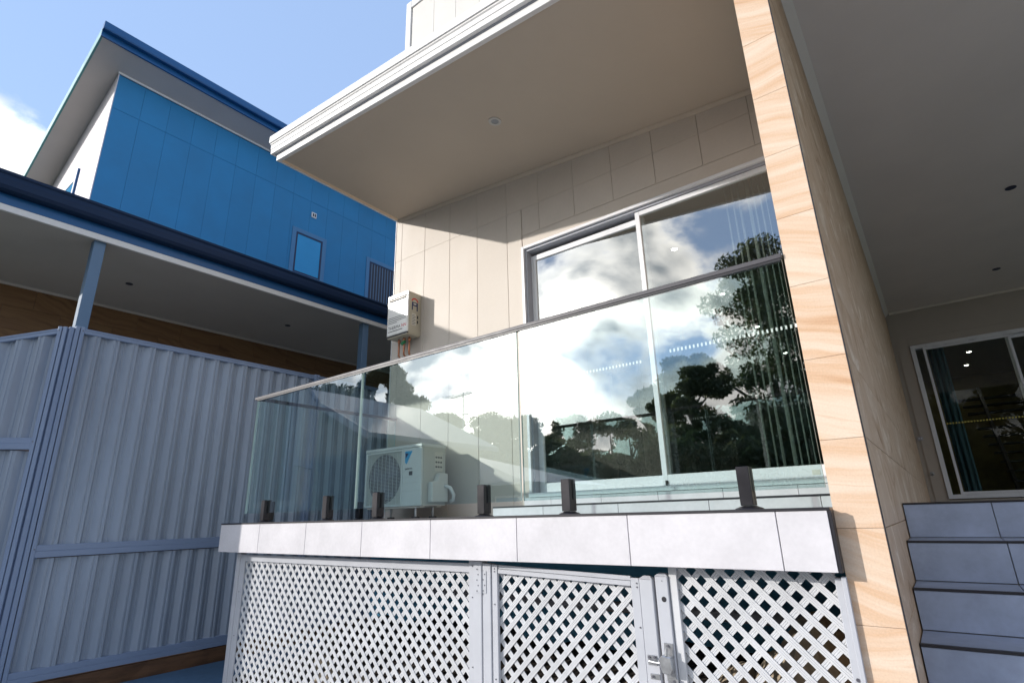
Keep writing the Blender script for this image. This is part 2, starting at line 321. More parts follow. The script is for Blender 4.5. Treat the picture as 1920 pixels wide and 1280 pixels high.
def B(name, x0, x1, y0, y1, z0, z1, mat, parent=None, bevel=0.0):
    return obj(name, MB().box(x0, x1, y0, y1, z0, z1), mat, parent, bevel)
def thing(name, label, cat, loc, group=None):
    o = bpy.data.objects.new(name, None); col.objects.link(o); o.location = loc; o.empty_display_size = 0.1
    o['label'] = label; o['category'] = cat
    if group: o['group'] = group
    ORG[o.name] = tuple(loc); return o
def tag(o, label, cat, group=None):
    o['label'] = label; o['category'] = cat
    if group: o['group'] = group
    return o
def struct(o): o['kind'] = 'structure'; return o
def text(name, body, size, mat, parent, origin, xdir, zdir, depth=0.0008):
    """flat print as a thin mesh standing on a surface"""
    cu = bpy.data.curves.new(name, 'FONT'); cu.body = body; cu.size = size; cu.extrude = depth; cu.resolution_u = 2
    tmp = bpy.data.objects.new(name, cu); col.objects.link(tmp)
    dg = bpy.context.evaluated_depsgraph_get(); dg.update()
    me = bpy.data.meshes.new_from_object(tmp.evaluated_get(dg)); bpy.data.objects.remove(tmp); me.name = name
    x = Vector(xdir).normalized(); z = Vector(zdir).normalized(); n = x.cross(z)
    o3 = Vector(ORG[parent.name])
    me.transform(Matrix(((x.x, z.x, n.x, origin[0]-o3.x), (x.y, z.y, n.y, origin[1]-o3.y), (x.z, z.z, n.z, origin[2]-o3.z), (0,0,0,1))))
    me.materials.clear(); me.materials.append(mat)
    o = bpy.data.objects.new(name, me); col.objects.link(o); o.parent = parent; ORG[o.name] = tuple(o3); return o
def downlight(parent, c, r, lens, ring=None, nm='downlight', n=(0,0,-1)):
    c = Vector(c); n = Vector(n)
    rg = obj(nm, MB().disc(c, n, r*0.62, r, 0.006), ring or M_RING, parent, smooth=False)
    obj('lens', MB().disc(c+n*0.001, n, 0.001, r*0.6, 0.003), lens, rg)
    return rg

# ------------------------------------------------------------------ setting
ZG = -1.2
g = MB()
nx = 60
def gz(x, y):
    d = math.hypot(x, y); return ZG-0.03 + (0.0 if d < 40 else 0.0)
def ring_axis():
    a = [0, 3, 6, 10, 16, 25, 40, 70, 120, 250, 600, 1500]
    return [-q for q in a[:0:-1]]+a
ax = ring_axis()
g.add([(x, y, ZG-0.03) for y in ax for x in ax], [(j*len(ax)+i, j*len(ax)+i+1, (j+1)*len(ax)+i+1, (j+1)*len(ax)+i) for j in range(len(ax)-1) for i in range(len(ax)-1)])
struct(obj('ground', g, M_GRASS))
struct(B('driveway', -4.55, 6.0, -9.0, 2.75, ZG-0.2, ZG, M_PAVE))  # ground out of view, added pale to bounce light upwards
struct(B('path', -5.60, -4.556, -1.0, 9.0, ZG-0.2, ZG-0.004, M_PATH))

# ------------------------------------------------------------------ the house
W = 3.86                       # outer face of the cladding
XL = -4.586                    # left corner of the house
SLOPE = 0.0929
def zs(x): return 3.425-SLOPE*(x-XL)       # underside of the sloping eave
def shear(v): return (v[0], v[1], v[2]-SLOPE*(v[0]-XL))
house = thing('house', 'beige panelled two storey house with sloping eave and large glass sliding doors', 'house', (-2.4, W, ZG))
D0, D1, DZ0, DZ1 = -2.745, -0.345, 0.144, 2.445
w = MB(); w.box(XL+0.02, D0, W+0.012, W+0.14, ZG, 3.5); w.box(D0, D1, W+0.012, W+0.14, DZ1, 3.5); w.box(D0, D1, W+0.012, W+0.14, ZG, DZ0-0.01); w.box(XL+0.02, XL+0.14, W+0.14, 12.2, ZG, 3.5)
obj('wall', w, M_JOINT, house)
JX = [XL+0.0]+[-4.486+0.3897*k for k in range(11)]+[D1+0.01]
ZJ = 2.868
def board(mb, x0, x1, ztop0, ztop1, z0, mat=M_BEIGE, y=W, par=house, nm='cladding_board'):
    # board with a small chamfered edge
    g = 0.0014
    x0 += g; x1 -= g
    c = 0.0018; m = MB()
    vs = []
    for yy, d in ((y+0.012, 0), (y+c, 0), (y, c)):
        e = d*0.45
        vs += [(x0+d, yy, z0+e), (x1-d, yy, z0+e), (x1-d, yy, ztop1-e), (x0+d, yy, ztop0-e)]
    fs = [(8, 9, 10, 11)]
    for a in (0, 4):
        for k in range(4): fs.append((a+k, a+(k+1) % 4, a+4+(k+1) % 4, a+4+k))
    m.add(vs, fs); return obj(nm, m, mat, par)
for i in range(len(JX)-1):
    x0, x1 = JX[i], JX[i+1]
    if x1-x0 < 0.02: continue
    board(None, x0, x1, zs(x0)+0.02, zs(x1)+0.02, ZJ+0.0007)
    zb = 2.575 if x1 > D0+0.02 else ZG+0.1
    if x0 < D0 < x1 and D0-x0 > 0.03:
        board(None, x0, D0-0.002, ZJ-0.0007, ZJ-0.0007, ZG+0.1); board(None, D0+0.002, x1, ZJ-0.0007, ZJ-0.0007, 2.575)
    else: board(None, x0, x1, ZJ-0.0007, ZJ-0.0007, zb)
B('lintel_board', D0+0.004, D1+0.01, W+0.001, W+0.012, DZ1+0.002, 2.572, M_BEIGE, house, 0.001)
B('corner_trim', XL-0.012, XL-0.001, W-0.006, W+0.10, ZG+0.1, 3.42, M_WHITE, house, 0.002)
# eave
YE = 2.31
s = MB().prism([(YE, 3.425), (W+0.02, 3.425), (W+0.02, 3.445), (YE, 3.445)], 'x', XL+0.005, -0.331, shear); obj('soffit', s, M_SOFFIT, house)
obj('cornice_bead', MB().prism([(W-0.028, 3.425), (W-0.002, 3.425), (W-0.002, 3.390), (W-0.012, 3.392), (W-0.026, 3.412)], 'x', XL+0.03, -0.335, shear), M_SOFFIT, house)
obj('edge_bead', MB().prism([(XL+0.0305, 3.423), (XL+0.055, 3.423), (XL+0.0305, 3.405)], 'y', YE+0.03, W-0.03), M_TAN, house)
obj('side_fascia', MB().box(XL-0.002, XL+0.03, YE+0.025, W+0.3, 3.408, 3.60), M_WHITE, house, 0.002)
obj('eave_strip', MB().prism([(YE-0.012, 3.405), (YE+0.024, 3.405), (YE+0.024, 3.47), (YE-0.012, 3.47)], 'x', XL-0.004, -0.33, shear), M_WHITE, house, 0.002)
obj('barge_capping', MB().prism([(YE-0.050, 3.480), (YE+0.02, 3.480), (YE+0.02, 3.66), (YE-0.064, 3.66), (YE-0.064, 3.583), (YE-0.055, 3.575), (YE-0.055, 3.532), (YE-0.050, 3.528)], 'x', XL-0.055, -0.2, shear), M_WHITE, house)
obj('shadow_line_strip', MB().prism([(YE-0.02, 3.4705), (YE+0.02, 3.4705), (YE+0.02, 3.4795), (YE-0.02, 3.4795)], 'x', XL-0.02, -0.25, shear), M_GREYALU, house)  # grey strip standing in for the shadow line below the capping
obj('capping_lip', MB().prism([(YE-0.074, 3.600), (YE-0.0645, 3.600), (YE-0.0645, 3.675), (YE-0.074, 3.675)], 'x', XL-0.065, -0.2, shear), M_WHITE, house)
obj('roof', MB().prism([(YE+0.022, 3.60), (W+0.3, 3.60), (W+0.3, 3.67), (YE+0.022, 3.67)], 'x', XL-0.04, -0.335, shear), M_WHITE, house)
downlight(house, (-2.41, 3.05, zs(-2.41)-0.0015), 0.055, M_LENS, n=(-SLOPE, 0, -1))
# upper storey
uw = MB(); uw.box(XL+0.03, -0.2, W+0.02, 12.0, 3.72, 6.80); obj('upper_wall', uw, M_JOINT, house)
ux = [XL+0.12]+[-4.04+0.3897*k for k in range(10)]
for i in range(len(ux)-1): board(None, ux[i], ux[i+1], 6.69, 6.69, 3.6, M_UPPER, W+0.006, house, 'upper_cladding_board')
B('upper_corner_trim', XL+0.02, XL+0.115, W-0.014, W+0.10, 3.6, 6.82, M_WHITE, house, 0.003)
B('upper_top_trim', XL+0.117, -0.2, W-0.012, W+0.10, 6.70, 6.82, M_WHITE, house, 0.003)

# sliding door facing the deck
sd = B('sliding_door_sill', D0, D1, W-0.035, W+0.12, DZ0-0.008, DZ0+0.028, M_ALU, house, 0.002)
sd['label'] = 'white door sill and track'
def frame(parent, nm, x0, x1, y0, y1, z0, z1, t, mat, tb=None, bevel=0.0025):
    tb = tb or t; m = MB()
    m.box(x0, x0+t, y0, y1, z0, z1); m.box(x1-t, x1, y0, y1, z0, z1); m.box(x0+t, x1-t, y0, y1, z1-t, z1); m.box(x0+t, x1-t, y0, y1, z0, z0+tb)
    return obj(nm, m, mat, parent, bevel)
of = MB(); of.box(D0, D0+0.028, W-0.024, W+0.12, DZ0+0.03, DZ1); of.box(D0+0.029, D1, W-0.024, W+0.12, DZ1-0.028, DZ1)
dfr = obj('sliding_door', of, M_ALU, house, 0.002)
obj('head_track', MB().box(D0+0.03, D1, W+0.0, W+0.118, DZ1-0.052, DZ1-0.029), M_GREYALU, dfr, 0.002)
obj('jamb_track', MB().box(D0+0.029, D0+0.05, W+0.0, W+0.118, DZ0+0.03, DZ1-0.053), M_GREYALU, dfr, 0.002)
XM = -1.565
frame(dfr, 'sliding_panel_frame', D0+0.051, XM+0.03, W+0.065, W+0.10, DZ0+0.03, DZ1-0.085, 0.052, M_ALU, 0.075)
obj('sliding_pane', MB().box(D0+0.10, XM-0.02, W+0.08, W+0.086, DZ0+0.10, DZ1-0.13), M_GLASS, dfr)
frame(dfr, 'fixed_panel_frame', XM-0.022, D1, W+0.012, W+0.05, DZ0+0.03, DZ1-0.054, 0.040, M_ALU, 0.075)
obj('fixed_pane', MB().box(XM+0.015, D1-0.035, W+0.027, W+0.033, DZ0+0.10, DZ1-0.09), M_GLASS, dfr)
h = MB(); h.box(D0+0.066, D0+0.090, W+0.045, W+0.0645, 1.09, 1.26); obj('door_handle', h, M_GREYALU, dfr, 0.004)
obj('panel_catch', MB().box(XM+0.0, XM+0.016, W+0.0, W+0.011, DZ0+0.03, DZ0+0.065), M_BLACK, dfr, 0.002)
dots = MB()
x = -2.60
while x < -1.70: dots.box(x, x+0.012, W+0.078, W+0.0792, 1.118, 1.140); x += 0.030
obj('safety_dots', dots, M_DOT, dfr)
dots = MB(); x = -1.43
while x < -0.42: dots.box(x, x+0.012, W+0.025, W+0.0262, 1.140, 1.165); x += 0.030
obj('safety_dots', dots, M_DOT, dfr)
obj('compliance_sticker', MB().box(-0.62, -0.575, W+0.0105, W+0.0115, DZ0+0.045, DZ0+0.075), M_LABEL, dfr)
# room behind the door
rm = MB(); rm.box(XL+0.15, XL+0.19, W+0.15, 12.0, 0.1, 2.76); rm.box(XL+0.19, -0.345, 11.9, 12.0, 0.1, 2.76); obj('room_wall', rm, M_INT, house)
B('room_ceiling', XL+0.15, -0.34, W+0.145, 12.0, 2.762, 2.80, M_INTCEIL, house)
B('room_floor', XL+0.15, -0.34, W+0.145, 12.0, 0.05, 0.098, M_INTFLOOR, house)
pw = MB(); pw.box(XL+0.192, -4.0, 8.0, 8.1, 0.1, 2.758); pw.box(-3.52, -2.75, 8.0, 8.1, 0.1, 2.758); pw.box(-4.0, -3.52, 8.0, 8.1, 2.2, 2.758)
obj('room_partition', pw, M_INT, house)
B('room_door_trim', -3.52, -3.44, 7.98, 7.999, 0.1, 2.25, M_INTCEIL, house); B('room_door', -3.99, -3.53, 8.02, 8.06, 0.1, 2.19, M_TEALDOOR, house)
for yy in (5.46, 7.16, 8.94, 10.92): downlight(house, (-1.82, yy, 2.760), 0.055, M_LAMP, nm='room_downlight')
# curtain
def curtain(name, x0, x1, y, z0, z1, mat, folds, amp, label):
    n = folds*8; m = MB(); P = []
    for z in (z0, z1):
        for i in range(n+1):
            t = i/n; a = amp*(0.7+0.5*math.sin(7*t)); P.append((x0+(x1-x0)*t+0.012*math.sin(t*19), y+a*math.sin(2*math.pi*folds*t+0.8*math.sin(9*t)), z))
    for i in range(n+1):
        pass
    k = len(P); P2 = [(a, b+0.002, c) for a, b, c in P]
    F = [(i, i+1, n+2+i, n+1+i) for i in range(n)]+[(k+i+1, k+i, k+n+1+i, k+n+2+i) for i in range(n)]
    m.add(P+P2, F); o = obj(name, m, mat, None, 0, True, org=((x0+x1)/2, y, z0)); tag(o, label, 'curtain'); return o
vb = thing('vertical_blind', 'white vertical blind drawn back edge on behind the deck door by the sandstone wall', 'blind', (-0.7, 4.12, 0.1))
B('head_rail', -2.6, -0.38, 4.09, 4.13, 2.62, 2.655, M_GREYALU, vb)
rb_ = random.Random(4)
for k in range(11):
    xx = -0.90+0.048*k+rb_.uniform(-.010, .010); dx = rb_.uniform(-0.010, 0.016); m = MB()
    P = [(xx, 4.07), (xx+dx*0.5+0.002, 4.11), (xx+dx, 4.15)]
    V = [(a, b, z) for z in (0.13, 2.618) for a, b in P]+[(a+0.0012, b, z) for z in (0.13, 2.618) for a, b in P]
    m.add(V, [(0,1,4,3),(1,2,5,4),(7,6,9,10),(8,7,10,11),(0,3,9,6),(2,8,11,5)]); obj('slat', m, M_CURTAIN, vb)

# porch
B('porch_ceiling', -0.181, 5.0, 1.5, 10.7, 3.05, 3.10, M_PORCHCEIL, house)
obj('porch_cornice', MB().prism([(-0.181, 3.049), (-0.125, 3.049), (-0.181, 2.993)], 'y', 1.5, 10.69), M_PORCHCEIL, house)
B('porch_back_cornice', -0.12, 4.5, 10.66, 10.699, 3.02, 3.049, M_PORCHCEIL, house)
pb = MB(); pb.box(-0.36, 0.04, 10.7, 10.85, -0.1, 3.05); pb.box(0.04, 3.0, 10.7, 10.85, 2.445, 3.05); pb.box(3.0, 5.0, 10.7, 10.85, -0.1, 3.05); pb.box(0.04, 3.0, 10.7, 10.85, -0.1, 0.05)
obj('porch_back_wall', pb, M_PORCHWALL, house)
for yy in (2.2, 6.4, 10.5): B('porch_column', 4.5, 4.65, yy, yy+0.15, ZG, 3.049, M_PORCHWALL, house, 0.003)
B('porch_wall_panel', -0.12, 0.035, 10.685, 10.6995, 0.03, 2.56, M_PORCHWALL, house)
B('porch_wall_panel', 0.037, 3.0, 10.685, 10.6995, 2.447, 2.56, M_PORCHWALL, house, 0.003)
pdr = frame(house, 'porch_sliding_door', 0.042, 3.0, 10.66, 10.78, 0.062, 2.44, 0.06, M_ALU, 0.06)
frame(pdr, 'door_panel_frame', 0.20, 1.26, 10.67, 10.70, 0.123, 2.378, 0.035, M_ALU)
obj('pane', MB().box(0.232, 1.228, 10.682, 10.687, 0.155, 2.345), M_PORCHGLASS, pdr)
frame(pdr, 'door_panel_frame', 1.20, 2.9, 10.72, 10.75, 0.123, 2.378, 0.05, M_ALU)
obj('pane', MB().box(1.245, 2.855, 10.732, 10.737, 0.17, 2.33), M_PORCHGLASS, pdr)
obj('pane', MB().box(0.103, 0.199, 10.75, 10.755, 0.123, 2.378), M_PORCHGLASS, pdr)
obj('door_handle', MB().box(1.232, 1.25, 10.64, 10.669, 1.0, 1.16), M_GREYALU, pdr, 0.004)
m = MB(); x = 0.25
while x < 1.22: m.box(x, x+0.02, 10.680, 10.6815, 1.15, 1.172); x += 0.036
obj('safety_dots', m, M_DOTGOLD, pdr)
hl = MB(); hl.box(-0.18, 0.02, 10.86, 16.0, 0.0, 3.0); hl.box(3.1, 3.2, 10.86, 16.0, 0.0, 3.0); obj('hall_wall', hl, M_INT, house)
B('hall_back_wall', -0.18, 3.2, 16.0, 16.1, 0, 3.0, M_OLIVE, house); B('hall_ceiling', -0.18, 3.2, 10.86, 16.1, 2.75, 2.85, M_INTCEIL, house); B('hall_floor', -0.18, 3.2, 10.86, 16.1, -0.05, 0.05, M_INTFLOOR, house)
for i, (xx, yy) in enumerate([(0.95, 11.9), (0.93, 13.3), (0.92, 14.6), (0.50, 14.2), (0.50, 15.4)]): downlight(house, (xx, yy, 2.748), 0.06, M_LAMP, nm='hall_downlight')
st = thing('staircase', 'black open tread staircase seen through the porch door glass', 'staircase', (1.3, 13.6, 0.05))
for k in range(12):
    B('tread', 1.02-0.035*k+0.0, 2.2, 12.4+0.2*k, 12.62+0.2*k, 0.18+0.17*k-0.03, 0.18+0.17*k, M_STAIR, st)
for xx in (0.98, 2.2): obj('stringer', MB().prism([(12.3, 0.05), (12.55, 0.05), (14.95, 2.2), (14.75, 2.28)], 'x', xx, xx+0.05), M_STAIR, st)
obj('porch_curtain', MB().box(0, 0.001, 0, 0.001, 0, 0.001), M_CURTAIN2) if False else None
curtain('curtain', 0.26, 0.46, 10.86, 0.10, 2.68, M_CURTAIN2, 6, 0.03, 'narrow teal curtain gathered behind the porch door glass')
for yy, xx in ((6.98, 1.176), (9.53, 1.2)): downlight(house, (xx, yy, 3.0495), 0.046, M_DARKRING, M_DARKRING, nm='porch_downlight')
ol = thing('power_outlet', 'small grey power outlet on the porch back wall beside the door', 'outlet', (-0.125, 10.68, 0.97))
B('plate', -0.155, -0.085, 10.672, 10.684, 0.945, 1.0, M_GREYALU, ol, 0.003); B('switch', -0.14, -0.125, 10.668, 10.6715, 0.965, 0.985, M_WHITE, ol); B('switch', -0.112, -0.098, 10.668, 10.6715, 0.965, 0.985, M_WHITE, ol)
tp = thing('wall_tap', 'small round metal tap low on the porch back wall', 'tap', (-0.08, 10.684, 0.44))
obj('flange', MB().disc((-0.08, 10.684, 0.44), (0, -1, 0), 0.001, 0.03, 0.012), M_STEEL, tp); obj('spout', MB().tube([(-0.08, 10.67, 0.44), (-0.08, 10.62, 0.44), (-0.08, 10.60, 0.41)], 0.011), M_STEEL, tp)

# ------------------------------------------------------------------ sandstone blade wall
XP, XQ, YP = -0.329, -0.183, 2.33
bl = thing('sandstone_blade_wall', 'tall narrow wall clad in banded orange sandstone tiles between deck and steps', 'wall', ((XP+XQ)/2, YP, ZG))
B('core', XP+0.002, XQ-0.012, YP+0.012, 10.699, ZG, 4.3, M_TANGROUT, bl)
PITCH = 0.3095; z0 = -0.074-PITCH*4
rows = []
k = 0
while z0+PITCH*k < 4.2: rows.append((max(ZG, z0+PITCH*k), z0+PITCH*(k+1))); k += 1
for a, b in rows:
    B('stone_tile', XP+0.0005, XQ-0.0035, YP, YP+0.0115, a+0.0006, b-0.0006, M_STONE, bl, 0.0006)
for ri, (a, b) in enumerate(rows):
    if a > 3.0: continue
    y = YP+0.012-(0.31 if ri % 2 else 0)
    while y < 10.68:
        B('side_stone_tile', XQ-0.0115, XQ, max(y, YP+0.0005)+0.0012, min(y+0.6, 10.68)-0.0012, a+0.0012, min(b, 3.045)-0.0012, M_STONE2, bl, 0.0012)
        y += 0.6
B('corner_trim', XQ-0.003, XQ+0.0015, YP-0.002, YP-0.0005+0.0008, ZG, 4.2, M_BLACK, bl)

# ------------------------------------------------------------------ deck
YF = 2.2726
dk = thing('balcony_deck', 'raised deck with pale tiled edge and black trim above white lattice', 'deck', (-2.5, 3.0, ZG))
XD0, XD1 = -4.701, -0.331
B('slab', XD0+0.012, XD1-0.01, YF+0.012, W+0.01, -0.212, -0.014, M_CONC, dk)
edges = [XD0]+[-4.111+0.6*k for k in range(7)]+[XD1-0.008]
for i in range(len(edges)-1): B('edge_tile', edges[i]+0.0016, edges[i+1]-0.0016, YF, YF+0.0115, -0.216, -0.0125, M_TILE, dk, 0.0012)
B('edge_trim', XD0-0.001, XD1, YF-0.002, YF+0.02, -0.0123, -0.001, M_BLACK, dk, 0.001)
B('end_trim', XD1-0.007, XD1+0.003, YF-0.0005, YF+0.055, -0.217, -0.013, M_BLACK, dk, 0.001)
for i in range(3): B('side_tile', XD0, XD0+0.0115, YF+0.013+0.52*i, YF+0.53+0.52*i, -0.216, -0.0125, M_TILE, dk, 0.0012)
for i in range(8):
    for j in range(3):
        x0 = max(edges[i], XD0+0.001); y0 = YF+0.021+0.52*j
        B('floor_tile', x0+0.0016, edges[i+1]-0.0016, y0+0.0016, min(y0+0.52, W-0.01)-0.0016, -0.0135, -0.003, M_TILE, dk, 0.001)
SX0 = -2.80
B('step_core', SX0+0.012, XD1-0.01, 3.432, W+0.008, -0.002, 0.055, M_CONC, dk)
B('sill_core', D0-0.02, XD1-0.01, 3.80, W+0.006, 0.0551, 0.132, M_CONC, dk)
jx = [SX0]+[-2.33+0.6*k for k in range(4)]+[XD1-0.008]
for i in range(len(jx)-1): B('step_tile', jx[i]+0.0016, jx[i+1]-0.0016, 3.42, 3.4315, -0.002, 0.055, M_TILE, dk, 0.001)
B('step_trim', SX0, XD1-0.005, 3.418, 3.45, 0.0555, 0.067, M_BLACK, dk, 0.001)
for i in range(len(jx)-1): B('step_floor_tile', jx[i]+0.0016, jx[i+1]-0.0016, 3.451, 3.785, 0.0555, 0.066, M_TILE, dk, 0.001)
jx = [D0-0.02]+[-2.5+0.45*k for k in range(5)]+[XD1-0.008]
for i in range(len(jx)-1): B('sill_tile', jx[i]+0.0014, jx[i+1]-0.0014, 3.788, 3.7995, 0.0665, 0.132, M_TILE, dk, 0.001)

# ------------------------------------------------------------------ porch steps
ps = thing('porch_steps', 'grey tiled steps with black nosings rising beside the sandstone wall', 'steps', (1.5, 3.0, ZG))
noses = [(3.52, 0.008), (3.20, -0.157), (2.92, -0.324), (2.635, -0.478), (2.35, -0.64), (2.06, -0.80), (1.78, -0.96), (1.5, -1.12)]
SX = XQ+0.003
xj = [SX, 0.168, 0.768, 1.368, 1.968, 2.568, 3.168]
for i, (y, z) in enumerate(noses):
    zb = noses[i+1][1] if i+1 < len(noses) else ZG
    sxl = SX if y > YP else XP
    B('core', SX+0.001, 3.16, y+0.013, (noses[i-1][0]+0.012 if i else 10.65), ZG, z-0.013, M_CONC, ps)
    for k in range(len(xj)-1):
        o = (0.022*i) if k else 0
        B('riser_tile', xj[k]+0.0018, xj[k+1]-0.0018, y, y+0.0115, zb+0.001, z-0.0095, M_STEPTILE, ps, 0.001)
        if i: B('tread_tile', xj[k]+0.0018, xj[k+1]-0.0018, y+0.021, noses[i-1][0]-0.0015, z-0.0125, z-0.002, M_STEPTILE, ps, 0.001)
    B('nosing', SX, 3.17, y-0.003, y+0.019, z-0.009, z, M_BLACK, ps, 0.001)
for k in range(len(xj)-1):
    for j in range(11): B('floor_tile', xj[k]+0.0016, xj[k+1]-0.0016, 3.541+0.65*j+0.0016, 3.541+0.65*(j+1)-0.0016, -0.0045, 0.0065, M_STEPTILE, ps, 0.001)

# ------------------------------------------------------------------ glass balustrade
YG = 2.33
ba = thing('glass_balustrade', 'frameless glass balustrade with slim dark handrail round the deck edge', 'balustrade', (-2.4, YG, 0))
def gpanel(x0, x1, y0, y1, z0, z1, nm='glass_panel', gm=None):
    m = MB().box(x0, x1, y0, y1, z0, z1)
    big = 2 if (x1-x0) > (y1-y0) else 3
    # faces: 2 and 4 are +-y, 3 and 5 are +-x ; narrow ones get the polished edge
    keep = {2, 4} if big == 2 else {3, 5}
    m.m = [0 if i in keep else 1 for i in range(6)]
    return obj(nm, m, [gm or M_BALGLASS, M_GEDGE], ba)
for a, b in ((-4.452, -3.068), (-3.052, -1.716), (-1.698, -0.338)): gpanel(a, b, YG-0.006, YG+0.006, 0.068, 0.985)
XR = -4.470
gpanel(XR-0.006, XR+0.006, YG+0.02, 3.852, 0.068, 0.985, gm=M_CLEARGLASS)
obj('handrail', MB().box(XR-0.016, -0.335, YG-0.014, YG+0.014, 0.986, 1.007), M_RAIL, ba, 0.002)
obj('handrail_gasket', MB().box(XR+0.02, -0.34, YG-0.011, YG+0.011, 0.9755, 0.9855), M_BLACK, ba)
obj('shade_dark_return_rail', MB().box(XR-0.016, XR+0.016, YG+0.0165, 3.858, 0.984, 1.010), M_BRONZE, ba, 0.002)  # darker than the front rail: its shade is put into the colour
def spigot(x, y, along):
    m = MB(); a, b = (0.024, 0.030)
    for s in (-1, 1):
        if along == 'x': m.box(x-a, x+a, y+s*0.0065, y+s*b, 0.012, 0.160)
        else: m.box(x+s*0.0065, x+s*b, y-a, y+a, 0.012, 0.160)
    if along == 'x': m.box(x-a+.001, x+a-.001, y-b+.001, y+b-.001, 0.012, 0.066)
    else: m.box(x-b+.001, x+b-.001, y-a+.001, y+a-.001, 0.012, 0.066)
    sp = obj('spigot', m, M_BRONZE, ba, 0.002)
    c = MB(); rr = [(0.058, -0.0025), (0.050, 0.003), (0.038, 0.007), (0.028, 0.0115)]
    V = []; seg = 20
    for r_, z_ in rr:
        for k in range(seg): t = 2*math.pi*k/seg; V.append((x+r_*math.cos(t), y+r_*math.sin(t)*0.8, z_))
    F = [(j*seg+k, j*seg+(k+1) % seg, (j+1)*seg+(k+1) % seg, (j+1)*seg+k) for j in range(3) for k in range(seg)]+[tuple(range(3*seg, 4*seg))]
    c.add(V, F); obj('base_cover', c, M_BRONZE, sp)
for x in (-4.15, -3.36, -2.835, -1.966, -1.435, -0.614): spigot(x, YG, 'x')
for y in (2.545, 3.45): spigot(XR, y, 'y')

# ------------------------------------------------------------------ air conditioner
ac = thing('air_conditioner', 'cream outdoor air conditioning unit on the deck behind the glass', 'air conditioner', (-3.98, 3.57, 0))
AX0, AX1, AY0, AY1, AZ0, AZ1 = -4.375, -3.60, 3.42, 3.72, 0.098, 0.630
gx1 = -3.845
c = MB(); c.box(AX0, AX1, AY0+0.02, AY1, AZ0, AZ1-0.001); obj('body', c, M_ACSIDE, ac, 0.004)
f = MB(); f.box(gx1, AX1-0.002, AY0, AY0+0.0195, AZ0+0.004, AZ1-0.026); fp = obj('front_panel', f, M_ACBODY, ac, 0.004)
obj('top_cover', MB().box(AX0-0.003, AX1+0.003, AY0-0.003, AY1+0.002, AZ1-0.024, AZ1+0.004), M_ACBODY, ac, 0.004)
gf = MB(); gf.box(AX0+0.001, AX0+0.024, AY0, AY0+0.0195, AZ0+0.004, AZ1-0.026); gf.box(gx1-0.026, gx1-0.003, AY0, AY0+0.0195, AZ0+0.004, AZ1-0.026); gf.box(AX0+0.0245, gx1-0.0265, AY0, AY0+0.0195, AZ0+0.004, AZ0+0.022); gf.box(AX0+0.0245, gx1-0.0265, AY0, AY0+0.0195, AZ1-0.045, AZ1-0.026)
obj('grille_frame', gf, M_ACBODY, ac, 0.003)
obj('fan_cavity', MB().box(AX0+0.024, gx1-0.027, AY0+0.0165, AY0+0.0192, AZ0+0.022, AZ1-0.045), M_ACSIDE, ac)
cx, cz = (AX0+gx1)/2, (AZ0+AZ1)/2-0.01
obj('fan_shroud', MB().disc((cx, AY0+0.0164, cz), (0, -1, 0), 0.001, 0.222, 0.0012, 40), M_ACDARK, ac)
fan = MB()
for k in range(3):
    t0 = 2*math.pi*k/3
    P = []
    for r_, da in ((0.05, 0.0), (0.205, 0.15), (0.205, 1.2), (0.05, 1.4)): P.append((cx+r_*math.cos(t0+da), AY0+0.0145, cz+r_*math.sin(t0+da)))
    fan.add(P, [(0, 1, 2, 3)])
fan.disc((cx, AY0+0.0148, cz), (0, -1, 0), 0.001, 0.055, 0.002, 20); obj('fan', fan, M_ACFAN, ac)
gr = MB(); z = AZ0+0.032
while z < AZ1-0.05: gr.box(AX0+0.025, gx1-0.027, AY0+0.006, AY0+0.0085, z, z+0.0028); z += 0.0128
x = AX0+0.075
while x < gx1-0.04: gr.box(x, x+0.0035, AY0+0.0086, AY0+0.0115, AZ0+0.022, AZ1-0.045); x += 0.052
g_ = obj('grille', gr, M_ACBODY, ac)
lx, lz, ly = gx1+0.030, AZ1-0.052, AY0-0.0012
obj('logo', MB().prism([(lx, lz), (lx+0.095, lz), (lx+0.022, lz-0.115), (lx, lz-0.10)], 'y', ly, ly+0.001), M_LOGOB, fp)
obj('logo', MB().prism([(lx+0.004, lz-0.018), (lx+0.045, lz-0.022), (lx+0.006, lz-0.066)], 'y', ly-0.0012, ly-0.0002), M_LOGON, fp)
text('lettering', 'INVERTER', 0.022, M_INK, fp, (lx, ly+0.0005, lz-0.165), (1, 0, 0), (0, 0, 1))
obj('badge', MB().box(lx+0.055, lx+0.10, ly, ly+0.001, lz-0.215, lz-0.18), M_INK, fp)
for z in (AZ0+0.30, AZ0+0.25, AZ0+0.20, AZ0+0.13): obj('panel_crease', MB().box(gx1+0.004, AX1-0.006, AY0-0.0006, AY0+0.0006, z, z+0.002), M_ACSIDE, fp)
obj('valve_cover', MB().prism([(3.50, AZ0+0.03), (3.70, AZ0+0.03), (3.70, AZ0+0.28), (3.60, AZ0+0.28), (3.56, AZ0+0.21), (3.50, AZ0+0.20)], 'x', AX1+0.0005, AX1+0.055), M_ACBODY, ac, 0.006)
obj('service_label', MB().box(AX1+0.0004, AX1+0.0012, 3.58, 3.68, AZ0+0.30, AZ0+0.47), M_LABEL, ac)
for q in range(9): obj('label_print', MB().box(AX1+0.0013, AX1+0.0018, 3.59+0.03*(q % 3), 3.61+0.03*(q % 3), AZ0+0.33+0.042*(q//3), AZ0+0.345+0.042*(q//3)), M_INK, ac)
